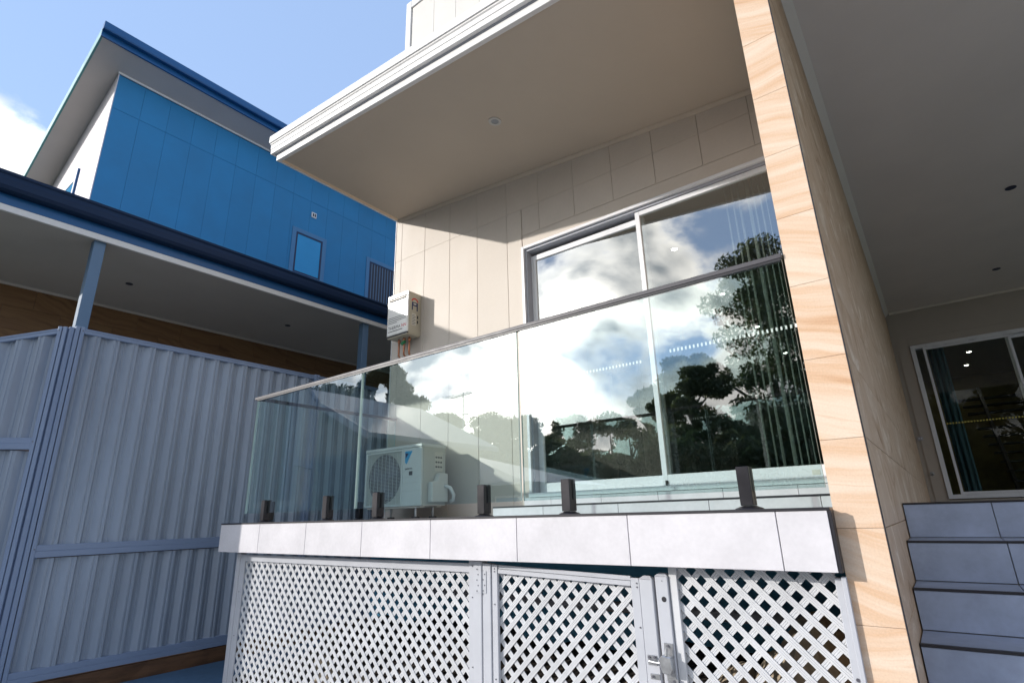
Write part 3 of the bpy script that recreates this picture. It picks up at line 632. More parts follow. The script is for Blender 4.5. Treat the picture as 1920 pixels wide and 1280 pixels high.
obj('conduit', MB().tube([(AX1+0.05, 3.66, 0.27), (AX1+0.10, 3.68, 0.25), (AX1+0.125, 3.70, 0.19), (AX1+0.10, 3.72, 0.145), (AX1+0.05, 3.735, 0.135)], 0.016, 12), M_WHITEPIPE, ac, smooth=True)
for xx in (AX0+0.10, AX1-0.11):
    for yy in (AY0+0.045, AY1-0.045):
        ft = MB(); ft.tube([(xx, yy, 0.012), (xx, yy, AZ0-0.012)], 0.011, 10); ft.disc((xx, yy, AZ0-0.011), (0, 0, 1), 0.001, 0.024, 0.010, 16); fo = obj('foot', ft, M_STEEL, ac)
        obj('foot_pad', MB().disc((xx, yy, -0.0025), (0, 0, 1), 0.001, 0.035, 0.014, 16), M_BLACK, fo)
B('base_rail', AX0+0.03, AX1-0.03, AY0+0.02, AY0+0.075, AZ0-0.012, AZ0-0.001, M_ACSIDE, ac); B('base_rail', AX0+0.03, AX1-0.03, AY1-0.075, AY1-0.02, AZ0-0.012, AZ0-0.001, M_ACSIDE, ac)

# ------------------------------------------------------------------ water heater
wh = thing('water_heater', 'white gas water heater box hung on the beige wall near its corner', 'water heater', (-4.285, W, 1.85))
HX0, HX1, HY0, HY1, HZ0, HZ1 = -4.452, -4.124, 3.665, W-0.001, 1.850, 2.335
obj('body', MB().box(HX0+0.003, HX1-0.003, HY0+0.022, HY1, HZ0+0.004, HZ1-0.004), M_HEATS, wh, 0.006)
hc = obj('front_cover', MB().box(HX0, HX1, HY0, HY0+0.0215, HZ0+0.02, HZ1), M_HEATF, wh, 0.007)
obj('bottom_plate', MB().box(HX0+0.006, HX1-0.006, HY0+0.006, HY1-0.01, HZ0-0.006, HZ0+0.0035), M_HEATS, wh, 0.002)
obj('bottom_seam', MB().box(HX0+0.004, HX1-0.004, HY0+0.003, HY0+0.021, HZ0+0.008, HZ0+0.019), M_BLACK, wh)
hy = HY0-0.0008
obj('exhaust_slot', MB().box(HX0+0.03, HX1-0.02, hy, hy+0.0007, HZ1-0.085, HZ1-0.04), M_INK, hc)
obj('exhaust_louvre', MB().box(HX0+0.045, HX1-0.04, hy-0.0012, hy-0.0002, HZ1-0.063, HZ1-0.057), M_HEATS, hc)
for k, (a, b) in enumerate([(0.26, 0.31), (0.02, 0.30), (0.02, 0.31), (0.02, 0.30), (0.02, 0.16)]):
    obj('notice_line', MB().box(HX0+a, HX0+b, hy, hy+0.0007, HZ0+0.235-0.020*k, HZ0+0.241-0.020*k), M_INK, hc)
text('lettering', 'THERMA', 0.050, M_INK, hc, (HX0+0.025, hy+0.0004, HZ0+0.085), (1, 0, 0), (0, 0, 1), 0.0004)
text('lettering', 'NN', 0.050, M_RED, hc, (HX0+0.232, hy+0.0004, HZ0+0.085), (1, 0, 0), (0, 0, 1), 0.0004)
obj('notice_line', MB().box(HX0+0.025, HX0+0.25, hy, hy+0.0007, HZ0+0.060, HZ0+0.068), M_INK, hc)
hx = HX1-0.0028
def arch(y, z, r0, r1, a0, a1, mat, nm):
    m = MB(); n = 12; V = []
    for q in (hx, hx+0.0008):
        for i in range(n+1):
            t = a0+(a1-a0)*i/n
            for r_ in (r0, r1): V.append((q, y+r_*math.cos(t), z+r_*math.sin(t)))
    k = 2*(n+1)
    F = [(2*i, 2*i+1, 2*i+3, 2*i+2) for i in range(n)]+[(k+2*i, k+2*i+2, k+2*i+3, k+2*i+1) for i in range(n)]+[(2*i+1, k+2*i+1, k+2*i+3, 2*i+3) for i in range(n)]
    m.add(V, F); return obj(nm, m, mat, wh)
arch(3.765, 2.215, 0.036, 0.052, 0.3, math.pi-0.3, M_RED, 'rating_arc')
obj('rating_label', MB().box(hx, hx+0.0006, 3.722, 3.808, 2.175, 2.218), M_LOGON, wh); obj('rating_label_leg', MB().box(hx, hx+0.0006, 3.722, 3.738, 2.125, 2.1745), M_LOGON, wh); obj('rating_label_leg', MB().box(hx, hx+0.0006, 3.792, 3.808, 2.125, 2.1745), M_LOGON, wh)
obj('rating_figure', MB().box(hx+0.0007, hx+0.0012, 3.745, 3.785, 2.190, 2.207), M_LABEL, wh)
obj('data_label', MB().box(hx, hx+0.0006, 3.725, 3.785, 1.955, 2.09), M_LABEL, wh)
for k in range(7): obj('data_line', MB().box(hx+0.0007, hx+0.0011, 3.73, 3.77+0.01*(k % 2), 1.965+0.017*k, 1.970+0.017*k), M_INK, wh)
for k in range(2): obj('symbol', MB().box(hx, hx+0.0006, 3.80, 3.818, 1.985+0.055*k, 2.02+0.055*k), M_INK, wh)
for xx, yy in ((HX0+0.10, 3.76), (HX0+0.19, 3.75), (HX0+0.25, 3.77)):
    obj('pipe', MB().tube([(xx, yy, HZ0-0.005), (xx, yy, 1.70), (xx, yy, 1.66), (xx, yy+0.03, 1.63), (xx, W-0.002, 1.625)], 0.010, 10), M_COPPER, wh, smooth=True)
    obj('pipe_nut', MB().tube([(xx, yy, HZ0-0.05), (xx, yy, HZ0-0.015)], 0.017, 6), M_COPPER, wh)
obj('valve', MB().tube([(HX0+0.165, 3.74, HZ0-0.075), (HX0+0.215, 3.74, HZ0-0.055)], 0.018, 8), M_GREENTAP, wh)

# ------------------------------------------------------------------ lattice under the deck
YL = 2.34
LZ0, LP, LW, LT = ZG+0.03, 0.0545, 0.0232, 0.0042
def slats(parent, x0, x1, z0, z1, y, front, tf=None):
    """two layers of diagonal slats, each slat a ribbed bar of its own"""
    prof = []   # (across, outwards)
    h = LW/2
    prof = [(-h, 0), (h, 0), (h, LT), (h*0.42, LT), (h*0.30, LT*0.62), (h*0.18, LT), (-h*0.18, LT), (-h*0.30, LT*0.62), (-h*0.42, LT), (-h, LT)]
    for layer, sg in ((0, front), (1, -front)):
        yb = y+(0 if layer == 0 else LT+0.0004)
        d = Vector((sg, 0, 1)).normalized(); nrm = Vector((d.z, 0, -d.x))
        # family of lines: point . nrm = c
        cs = [Vector(p).dot(nrm) for p in ((x0,0,z0),(x1,0,z0),(x0,0,z1),(x1,0,z1))]
        c = math.floor(min(cs)/LP)*LP
        while c < max(cs):
            # clip line to rectangle
            p0 = nrm*c; t0, t1 = -1e9, 1e9
            for q, dd, lo, hi in ((p0.x, d.x, x0, x1), (p0.z, d.z, z0, z1)):
                a, b = (lo-q)/dd, (hi-q)/dd
                if a > b: a, b = b, a
                t0, t1 = max(t0, a), min(t1, b)
            if t1-t0 > 0.02:
                V = []
                for t in (t0, t1):
                    for a, o_ in prof:
                        # trim the ends along the frame line (mitre)
                        P = p0+d*t+nrm*a
                        V.append((P.x, yb+LT-o_, P.z))
                if tf: V = [tf(v) for v in V]
                n = len(prof)
                F = [(i, (i+1) % n, n+(i+1) % n, n+i) for i in range(n)]+[tuple(range(n))[::-1], tuple(range(n, 2*n))]
                obj('slat', MB().add(V, F), M_LATT, parent)
            c += LP
def screw(parent, x, y, z, r=0.0035):
    obj('screw', MB().disc((x, y, z), (0, -1, 0), 0.0003, r, 0.0022, 10), M_SCREW, parent)
lt = thing('lattice_screen', 'wide white lattice screen below the left half of the deck', 'lattice screen', (-3.3, YL, ZG))
slats(lt, -4.40, -2.06, LZ0, -0.265, YL+0.012, -1)
B('post', -4.515, -4.462, YL-0.005, YL+0.045, ZG, -0.224, M_LFRAME, lt, 0.003)
B('post_cap', -4.519, -4.458, YL-0.009, YL+0.049, -0.2235, -0.2185, M_LFRAME, lt, 0.001)
B('stile', -4.460, -4.405+0.012, YL, YL+0.011, ZG+0.02, -0.235, M_LFRAME, lt, 0.0015)
B('top_rail', -4.392, -2.083, YL+0.0005, YL+0.0115, -0.282, -0.236, M_LFRAME, lt, 0.0015)
B('stile', -2.082, -2.047, YL-0.004, YL+0.0115, ZG+0.02, -0.222, M_LFRAME, lt, 0.0015)
for z in (-0.25, -0.40, -0.72, -1.0): screw(lt, -2.056, YL-0.0042, z)
for z in (-0.5, -0.8): screw(lt, -4.43, YL-0.0002, z)
hp = thing('hinge_post', 'slim pale grey steel post the lattice gate hangs from', 'post', (-2.0, YL, ZG))
B('tube', -2.044, -1.988, YL-0.012, YL+0.04, ZG, -0.222, M_LFRAME, hp, 0.003)
# gate, sagging away from its hinges
gt = thing('lattice_gate', 'sagging white lattice gate with pale steel frame below the deck', 'gate', (-1.5, YL, ZG))
GX0, GX1 = -1.982, -1.045
SAG = math.tan(R(1.9))
def sag(v): return (v[0], v[1], v[2]-SAG*max(0.0, v[0]-GX0))
def Bs(nm, x0, x1, y0, y1, z0, z1, mat, par, bev=0.0015):
    m = MB().box(x0, x1, y0, y1, z0, z1); m.v = [sag(v) for v in m.v]; return obj(nm, m, mat, par, bev)
GT = -0.232
Bs('gate_post', GX0, -1.926, YL-0.012, YL+0.03, ZG+0.03, GT, M_LFRAME, gt, 0.003)
Bs('gate_post', -1.108, -1.048, YL-0.012, YL+0.03, ZG+0.03, GT-0.010, M_LFRAME, gt, 0.003)
Bs('stile', -1.923, -1.888, YL-0.006, YL+0.0115, ZG+0.04, GT-0.003, M_LFRAME, gt)
Bs('stile', -1.150, -1.111, YL-0.006, YL+0.0115, ZG+0.04, GT-0.010, M_LFRAME, gt)
for a, b, o_ in ((GT-0.022, GT-0.004, 0.0), (GT-0.044, GT-0.0235, 0.003)): Bs('top_rail', -1.886, -1.152, YL-o_, YL+0.0115, a, b, M_LFRAME, gt)
slats(gt, -1.90, -1.14, LZ0+0.02, GT-0.030, YL+0.0125, 1, sag)
def cap(par, x0, x1, y0, y1, z, sg=None):
    m = MB(); i = 0.016; h = 0.012
    V = [(x0,y0,z),(x1,y0,z),(x1,y1,z),(x0,y1,z),(x0+i,y0+i,z+h),(x1-i,y0+i,z+h),(x1-i,y1-i,z+h),(x0+i,y1-i,z+h)]
    if sg: V = [sg(v) for v in V]
    m.add(V, [(0,1,5,4),(1,2,6,5),(2,3,7,6),(3,0,4,7),(4,5,6,7),(3,2,1,0)]); return obj('post_cap', m, M_LFRAME, par)
cap(gt, -1.109, -1.047, YL-0.013, YL+0.031, GT-0.0098, sag)
for z in (-0.255, -0.268, -0.42, -0.75): screw(gt, -1.905, YL-0.0062, z-SAG*0.08)
for z in (-0.290, -0.305, -0.46, -0.80): screw(gt, -1.122, YL-0.0062, z)
hg = MB(); hg.box(-1.987, -1.955, YL-0.0150, YL-0.0123, -0.375, -0.270); hg.tube([(-1.985, YL-0.017, -0.38), (-1.985, YL-0.017, -0.265)], 0.0045, 8); hn = obj('hinge', hg, M_LFRAME, gt)
for k in range(4): obj('hinge_screw', MB().disc((-1.964-0.010*(k % 2), YL-0.0151, -0.285-0.026*k), (0, -1, 0), 0.0003, 0.0033, 0.0018, 10), M_SCREW, hn)
hl_ = MB().box(-2.030, -1.992, YL-0.0148, YL-0.0123, -0.375, -0.270); hb = obj('hinge_leaf', hl_, M_LFRAME, hp)
for k in range(5): obj('hinge_screw', MB().disc((-2.016+0.008*(k % 2), YL-0.0149, -0.262-0.026*k), (0, -1, 0), 0.0003, 0.0033, 0.0018, 10), M_SCREW, hb)
# latch post and right-hand panel
lp = thing('latch_post', 'pale grey steel latch post with a round hole beside the lattice gate', 'post', (-1.0, YL, ZG))
B('tube', -1.036, -0.980, YL-0.012, YL+0.03, ZG, -0.258, M_LFRAME, lp, 0.003); cap(lp, -1.037, -0.979, YL-0.013, YL+0.031, -0.2578)
obj('bolt_hole', MB().disc((-1.003, YL-0.0121, -0.345), (0, -1, 0), 0.0003, 0.0105, 0.0006, 18), M_BLACK, lp)
for z in (-0.275, -0.52, -0.552): screw(lp, -1.005, YL-0.0122, z, 0.0045 if z < -.3 else 0.002)
la = thing('gate_latch', 'small galvanised gate latch joining the lattice gate to its post', 'latch', (-1.02, YL-0.012, -0.575))
obj('latch_body', MB().prism([(-1.040, -0.560), (-1.022, -0.545), (-0.985, -0.550), (-0.980, -0.590), (-0.992, -0.612), (-1.028, -0.610)], 'y', YL-0.046, YL-0.016), M_STEEL, la, 0.004)
obj('back_plate', MB().box(-1.022, -0.984, YL-0.0155, YL-0.0125, -0.640, -0.505), M_STEEL, la, 0.001)
obj('striker', MB().tube([(-1.090, YL-0.020, -0.578), (-1.060, YL-0.030, -0.578), (-1.036, YL-0.030, -0.578)], 0.0050, 8), M_STEEL, la)
obj('keeper', MB().box(-1.098, -1.058, YL-0.0155, YL-0.0125, -0.592, -0.556), M_STEEL, la, 0.001)
obj('lower_tab', MB().box(-1.092, -1.052, YL-0.0155, YL-0.0125, -0.642, -0.622), M_STEEL, la, 0.001); obj('lower_tab', MB().box(-1.018, -0.975, YL-0.0185, YL-0.0156, -0.650, -0.628), M_STEEL, la, 0.001)
obj('thumb_tab', MB().tube([(-1.006, YL-0.040, -0.546), (-1.003, YL-0.036, -0.520)], 0.0055, 8), M_STEEL, la)
for x, z in ((-1.090, -0.564), (-1.066, -0.562), (-1.080, -0.632), (-0.992, -0.638), (-1.005, -0.515)): obj('latch_screw', MB().disc((x, YL-0.0186, z), (0, -1, 0), 0.0003, 0.005, 0.003, 10), M_SCREW, la)
rp_ = thing('lattice_screen', 'short white lattice screen between the latch post and the sandstone wall', 'lattice screen', (-0.65, YL, ZG))
B('stile', -0.978, -0.944, YL-0.002, YL+0.0115, ZG+0.02, -0.217, M_LATT, rp_, 0.002)
slats(rp_, -0.955, -0.335, LZ0, -0.205, YL+0.0125, -1)
B('stile', -0.366, -0.343, YL-0.012, YL+0.0115, ZG+0.02, -0.238, M_LFRAME, rp_, 0.002); B('wall_channel', -0.3425, -0.326, YL-0.030, YL-0.0115, ZG+0.02, -0.232, M_LFRAME, rp_, 0.002)
screw(rp_, -0.352, YL-0.0122, -0.55, 0.006)
# what lies in the dark below the deck
B('subfloor_wall', XD0+0.1, -0.345, 3.72, 3.84, ZG-0.02, -0.215, M_BLOCK, house)
def rock(name, c, s, label, seed, mat=M_ROCK, grp=None):
    r_ = random.Random(seed); bm = bmesh.new(); bmesh.ops.create_icosphere(bm, subdivisions=3, radius=1)
    ph = [r_.uniform(0, 6) for _ in range(6)]
    for v in bm.verts:
        p = v.co; k = 1+0.16*math.sin(3*p.x+ph[0])*math.sin(2.6*p.y+ph[1])+0.12*math.sin(5*p.z+ph[2]+2*p.x)+0.05*math.sin(11*p.x+ph[3])*math.sin(10*p.z+ph[4])
        q = p*k; q.z = max(q.z, -0.75)
        # flatten some faces like split stone
        for n_ in (Vector((0.3, -0.9, 0.3)).normalized(), Vector((-0.6, -0.2, 0.75)).normalized(), Vector((0.8, -0.3, 0.5)).normalized()):
            d = q.dot(n_)-0.78
            if d > 0: q = q-n_*d*0.85
        v.co = Vector((q.x*s[0], q.y*s[1], q.z*s[2]))
    me = bpy.data.meshes.new(name); bm.to_mesh(me); bm.free(); me.materials.append(mat)
    o = bpy.data.objects.new(name, me); col.objects.link(o); o.location = c; ORG[o.name] = c; tag(o, label, 'rock', grp); return o
rock('sandstone_boulder', (-0.60, 2.92, -0.86), (0.26, 0.22, 0.40), 'large pale sandstone boulder behind the short lattice screen', 3)
rock('sandstone_boulder', (-1.0, 3.10, -1.0), (0.24, 0.25, 0.26), 'low sandstone boulder in the shade behind the latch post', 5)
rock('sandstone_boulder', (-1.55, 3.2, -1.05), (0.20, 0.22, 0.20), 'small dark boulder on the soil behind the lattice gate', 9)
for k in range(9):
    xx = -4.1+0.44*k+random.uniform(-.1, .1); sz = random.uniform(0.06, 0.11)
    rock('loose_stone', (xx, 2.75+random.uniform(-.15, .35), ZG+0.14+0.02*random.random()), (sz*1.2, sz, sz*0.8), 'loose sandstone rubble on the soil behind the lattice', 30+k, M_ROCK, 'loose stones under the deck')
tag(B('drain_pipe', -4.4, -0.5, 3.40, 3.46, -0.60, -0.54, M_GREYALU, None, 0.012), 'grey white drain pipe running level under the deck behind the lattice', 'pipe')
sb = MB(); nxs, nys = 46, 14
for j in range(nys+1):
    for i in range(nxs+1):
        x = -4.6+4.25*i/nxs; y = 2.42+1.30*j/nys
        z = ZG+0.02+0.34*(j/nys)**1.3+0.05*math.sin(3*x+1.5*y)+0.03*math.sin(9*x)*math.sin(8*y)+random.uniform(-.012, .012); sb.v.append((x, y, z))
sb.f = [(j*(nxs+1)+i, j*(nxs+1)+i+1, (j+1)*(nxs+1)+i+1, (j+1)*(nxs+1)+i) for j in range(nys) for i in range(nxs)]; sb.m = [0]*len(sb.f)
struct(obj('soil_bank', sb, M_SOIL))

# ------------------------------------------------------------------ metal fences
def ribsheet(mb, length, z0f, z1f, pitch=0.148, t0=0.0):
    """trapezoidal steel sheet running along +s; returns (s, out, z) vertices"""
    prof = [(0.0, 0.0), (0.022, 0.0), (0.026, 0.004), (0.034, 0.004), (0.038, 0.0), (0.048, 0.0), (0.088, 0.036), (0.100, 0.036), (0.104, 0.031), (0.112, 0.031), (0.116, 0.036), (0.132, 0.036)]
    pts = []
    s = t0
    while s < length:
        for a, b in prof:
            if s+a <= length: pts.append((s+a, b))
        s += pitch
    pts.append((length, 0.0))
    n = len(pts); V = []
    for a, b in pts: V.append((a, b, z0f(a)))
    for a, b in pts: V.append((a, b, z1f(a)))
    mb.add(V, [(i, i+1, n+i+1, n+i) for i in range(n-1)])
def fence(name, label, P, dirv, outv, length, ztop, zmid, zbot, posts, group):
    """dirv: unit along the fence; outv: unit towards us"""
    d = Vector(dirv); o_ = Vector(outv)
    t = thing(name, label, 'fence', (P[0], P[1], ZG), group)
    def tr(v): q = Vector((P[0], P[1], 0))+d*v[0]+o_*v[1]; return (q.x, q.y, v[2])
    def fb(nm, s0, s1, w0, w1, z0a, z0b, z1a, z1b, mat, bev=0.002):
        m = MB(); V = [(s0,w0,z0a),(s1,w0,z0b),(s1,w1,z0b),(s0,w1,z0a),(s0,w0,z1a),(s1,w0,z1b),(s1,w1,z1b),(s0,w1,z1a)]
        m.add([tr(v) for v in V], [(0,3,2,1),(4,5,6,7),(0,1,5,4),(1,2,6,5),(2,3,7,6),(3,0,4,7)]); return obj(nm, m, mat, t, bev)
    for i in range(len(posts)-1):
        a, b = posts[i]+0.028, posts[i+1]-0.028
        for z0f, z1f in ((lambda s: zmid-0.03, lambda s: ztop(s)-0.02), (lambda s: zbot+0.03, lambda s: zmid-0.10)):
            m = MB(); ribsheet(m, b-a, lambda s: z0f(s+a), lambda s: z1f(s+a)); m.v = [tr((v[0]+a, v[1]-0.018, v[2])) for v in m.v]; obj('sheet', m, M_FENCE, t)
        fb('top_rail', a, b, -0.018, 0.024, ztop(a)-0.052, ztop(b)-0.052, ztop(a)-0.008, ztop(b)-0.008, M_FENCE2)
        fb('top_rail_lip', a, b, 0.0245, 0.028, ztop(a)-0.020, ztop(b)-0.020, ztop(a)-0.006, ztop(b)-0.006, M_FENCE2, 0.001)
        fb('middle_rail', a, b, -0.018, 0.026, zmid-0.045, zmid-0.045, zmid, zmid, M_FENCE2); fb('middle_rail', a, b, -0.018, 0.030, zmid-0.092, zmid-0.092, zmid-0.0455, zmid-0.0455, M_FENCE2)
        fb('bottom_rail', a, b, -0.018, 0.026, zbot+0.042, zbot+0.042, zbot+0.085, zbot+0.085, M_FENCE2); fb('bottom_rail', a, b, -0.018, 0.030, zbot, zbot, zbot+0.0415, zbot+0.0415, M_FENCE2)
    for s in posts:
        for q in (-1, 1):
            fb('post', s+(0.003 if q > 0 else -0.032), s+(0.032 if q > 0 else -0.003), -0.03, 0.034, ZG, ZG, ztop(s)+0.004, ztop(s)+0.004, M_FENCE2, 0.003)
    for s in posts:
        for z in (zmid-0.03, ztop(s)-0.03): m = MB().disc(tr((s+0.020, 0.034, z)), tuple(o_), 0.0004, 0.005, 0.003, 8); obj('rivet', m, M_SCREW, t)
    return t, tr
XA, YA = -5.67, 1.27
fa, trA = fence('steel_fence', 'long grey ribbed steel fence running back beside the glass balustrade', (XA, YA), (0, 1, 0), (1, 0, 0), 7.1, lambda s: 1.648, -0.124, -1.084, [0.035, 2.367, 4.70, 7.03], 'ribbed steel fences')
thB = R(234)
fence('steel_fence', 'shorter ribbed steel fence with sloping top at the left edge', (XA-0.02, YA-0.03), (math.cos(thB), math.sin(thB), 0), (-math.sin(thB), math.cos(thB), 0), 0.7, lambda s: 1.64-0.27*s, 0.69, -1.084, [0.035, 0.64], 'ribbed steel fences')
cp = MB().box(XA-0.055, XA+0.01, YA-0.035, YA-0.0, ZG, 1.640); tag(obj('corner_post', cp, M_FENCE2, None, 0.003, org=(XA, YA, ZG)), 'plain steel corner post where the two ribbed fences meet', 'post')
sm = MB(); n = 40
for i in range(n+1):
    y = 1.3+6.5*i/n; j = [random.uniform(-.008, .008) for _ in range(3)]
    sm.v += [(-5.71, y, ZG-0.02), (-5.635+j[0], y, ZG-0.02), (-5.64+j[1], y, -1.095+j[2]*0.6), (-5.71, y, -1.088)]
sm.f = [(4*i+a, 4*i+(a+1) % 4, 4*i+4+(a+1) % 4, 4*i+4+a) for i in range(n) for a in range(4)]+[(3, 2, 1, 0), (4*n, 4*n+1, 4*n+2, 4*n+3)]; sm.m = [0]*len(sm.f)
tag(obj('timber_sleeper', sm, M_SLEEPER, None, org=(-5.67, 4.5, ZG)), 'rough brown timber sleeper lying under the ribbed fence', 'sleeper')

# ------------------------------------------------------------------ blue house next door
XB = -9.05; YB = 1.85
nh = thing('blue_house', 'blue panelled neighbouring house with skillion roof and covered patio', 'house', (-10.5, 5, ZG))
def zr(x): return 6.86+0.34*(x-XB)            # underside of its roof
nw = MB(); nw.box(-14.0, XB-0.012, YB+0.012, 11.0, 3.0, 5.0); nw.prism([(-14.0, 5.0), (XB-0.012, 5.0), (XB-0.012, zr(XB)), (-14.0, zr(-14.0))], 'y', YB+0.012, 11.0)
obj('wall', nw, M_NAVY, nh)
def boardx(y0, y1, z0, z1):
    m = MB(); g = 0.0010; y0 += g; y1 -= g; c = 0.0016; V = []
    for xx, d in ((XB-0.012, 0), (XB-c, 0), (XB, c)): V += [(xx, y0+d, z0+d), (xx, y1-d, z0+d), (xx, y1-d, z1-d), (xx, y0+d, z1-d)]
    F = [(8, 9, 10, 11)]
    for a in (0, 4):
        for k in range(4): F.append((a+k, a+(k+1) % 4, a+4+(k+1) % 4, a+4+k))
    m.add(V, F); obj('cladding_board', m, M_BLUE, nh)
ys = [YB+0.389*k for k in range(22)]
for i in range(len(ys)-1):
    boardx(ys[i], ys[i+1], 6.2035, 6.82); boardx(ys[i], ys[i+1], 3.2, 6.2005)
xs_ = [XB+0.004]+[XB-0.35-0.389*k for k in range(11)]
for i in range(len(xs_)-1):
    x1, x0 = xs_[i], xs_[i+1]
    board(None, x0, x1, zr(x0)-0.02, zr(x1)-0.02, 3.2, M_NWHITE, YB, nh, 'front_cladding_board')
# roof
rx0, rx1, ry0, ry1 = -13.6, -8.64, 1.48, 11.3
def shr(v): return (v[0], v[1], v[2]+0.34*(v[0]-XB))
sf = MB().box(rx0, rx1, ry0, ry1, 6.86, 6.875); sf.v = [shr(v) for v in sf.v]; obj('soffit', sf, M_GREYSOFFIT, nh)
zt = zr(rx1)
obj('eave_fascia', MB().box(rx1+0.001, rx1+0.03, ry0-0.03, ry1, zt-0.01, zt+0.10), M_NAVY, nh, 0.002)
obj('eave_gutter', MB().prism([(rx1+0.0305, zt+0.08), (rx1+0.10, zt+0.08), (rx1+0.11, zt+0.10), (rx1+0.11, zt+0.21), (rx1+0.0305, zt+0.21)], 'y', ry0-0.035, ry1), M_NAVY, nh)
bg_ = MB().box(rx0, rx1, ry0-0.028, ry0-0.001, 6.85, 7.04); bg_.v = [shr(v) for v in bg_.v]; obj('barge_board', bg_, M_TEAL, nh, 0.003)
rf = MB().box(rx0, rx1+0.02, ry0-0.02, ry1, 7.045, 7.07); rf.v = [shr(v) for v in rf.v]; obj('roof', rf, M_NAVY, nh)
obj('soffit_bead', MB().box(XB+0.001, XB+0.022, YB-0.01, 11.0, zr(XB)-0.032, zr(XB)+0.004), M_WHITE, nh, 0.002)
# windows of the blue wall
def bwin(y0, y1, z0, z1, bars):
    t = 0.085; m = MB(); x0, x1 = XB+0.0005, XB+0.014
    m.box(x0, x1, y0-t, y0, z0-t, z1+t); m.box(x0, x1, y1, y1+t, z0-t, z1+t); m.box(x0, x1, y0, y1, z1, z1+t); m.box(x0, x1, y0, y1, z0-t, z0)
    wv = obj('window', m, M_BLUETRIM, nh, 0.002)
    m = MB(); f = 0.035; xa, xb = XB+0.0006, XB+0.010
    m.box(xa, xb, y0, y0+f, z0, z1); m.box(xa, xb, y1-f, y1, z0, z1); m.box(xa, xb, y0+f, y1-f, z1-f, z1); m.box(xa, xb, y0+f, y1-f, z0, z0+f); obj('frame', m, M_NAVYFRAME, wv)
    obj('pane', MB().box(XB+0.0006, XB+0.004, y0+f, y1-f, z0+f, z1-f), M_WINGLASS if not bars else M_ACDARK, wv)
    if bars:
        y = y0+0.06
        while y < y1-0.05: obj('blind_slat', MB().box(XB+0.0042, XB+0.0075, y, y+0.022, z0+f, z1-f), M_POST, wv); y += 0.075
bwin(5.10, 5.69, 4.56, 5.415, False); bwin(6.88, 7.62, 4.53, 5.43, True)
vn = obj('wall_vent', MB().box(XB+0.0005, XB+0.02, 5.385, 5.495, 5.86, 5.975), M_WHITE, nh, 0.003)
for k in (0, 1): obj('vent_slot', MB().box(XB+0.0202, XB+0.021, 5.405+0.043*k, 5.435+0.043*k, 5.885, 5.95), M_BLACK, vn)
# front window in the pale wall
m = MB(); m.box(-10.12, -10.02, YB-0.022, YB-0.0005, 3.4, 5.42); m.box(-11.4, -10.12, YB-0.022, YB-0.0005, 5.32, 5.42); fwn = obj('window', m, M_NWHITE, nh, 0.003)
obj('pane', MB().box(-11.4, -10.125, YB-0.012, YB-0.0008, 3.4, 5.315), M_WINGLASS, fwn); obj('trim_edge', MB().box(-10.018, -9.995, YB-0.03, YB-0.0005, 3.4, 5.5), M_NAVY, fwn)
# patio
XPat = -6.85
B('patio_ceiling', XB, XPat, 0.35, 10.0, 3.03, 3.05, M_GREYSOFFIT, nh)
B('patio_roof', XB, XPat, 0.35, 10.0, 3.20, 3.24, M_NAVY, nh)
B('patio_bead', XPat-0.03, XPat+0.004, 0.35, 10.0, 3.015, 3.085, M_WHITE, nh, 0.003)
B('patio_fascia', XPat-0.02, XPat+0.008, 0.35, 10.0, 3.0855, 3.24, M_NAVY, nh, 0.002)
gp = [(XPat+0.009, 3.19), (XPat+0.075, 3.185), (XPat+0.105, 3.20), (XPat+0.122, 3.235), (XPat+0.124, 3.30), (XPat+0.118, 3.345), (XPat+0.13, 3.36), (XPat+0.13, 3.385), (XPat+0.009, 3.385)]
obj('patio_gutter', MB().prism(gp, 'y', 0.35, 10.0), M_GUTTER, nh)
B('patio_back_bead', XB+0.012, XB+0.03, 0.35, 10.0, 2.995, 3.029, M_GREYSOFFIT, nh)
for yc in (1.60, 5.25): B('patio_post', -7.005, -6.895, yc-0.055, yc+0.055, ZG, 3.029, M_POST, nh, 0.004)
for y, x in ((2.24, -7.95), (4.48, -7.91)): downlight(nh, (x, y, 3.0295), 0.042, M_DARKRING, M_DARKRING, nm='patio_downlight')
B('lower_wall', XB-0.1, XB-0.0005, 0.35, 10.0, ZG, 3.03, M_GROUT, nh)
for r_ in range(7):
    y = 0.35-(0.3 if r_ % 2 else 0)
    while y < 10:
        B('stone_tile', XB, XB+0.011, max(y, 0.35)+0.0015, min(y+0.6, 10)-0.0015, 3.029-0.3*(r_+1)+0.0015, 3.029-0.3*r_-0.0015, M_STONE3, nh); y += 0.6
B('patio_slab', XB, -6.6, 0.35, 10.0, ZG-0.03, -0.9, M_CONC, nh)

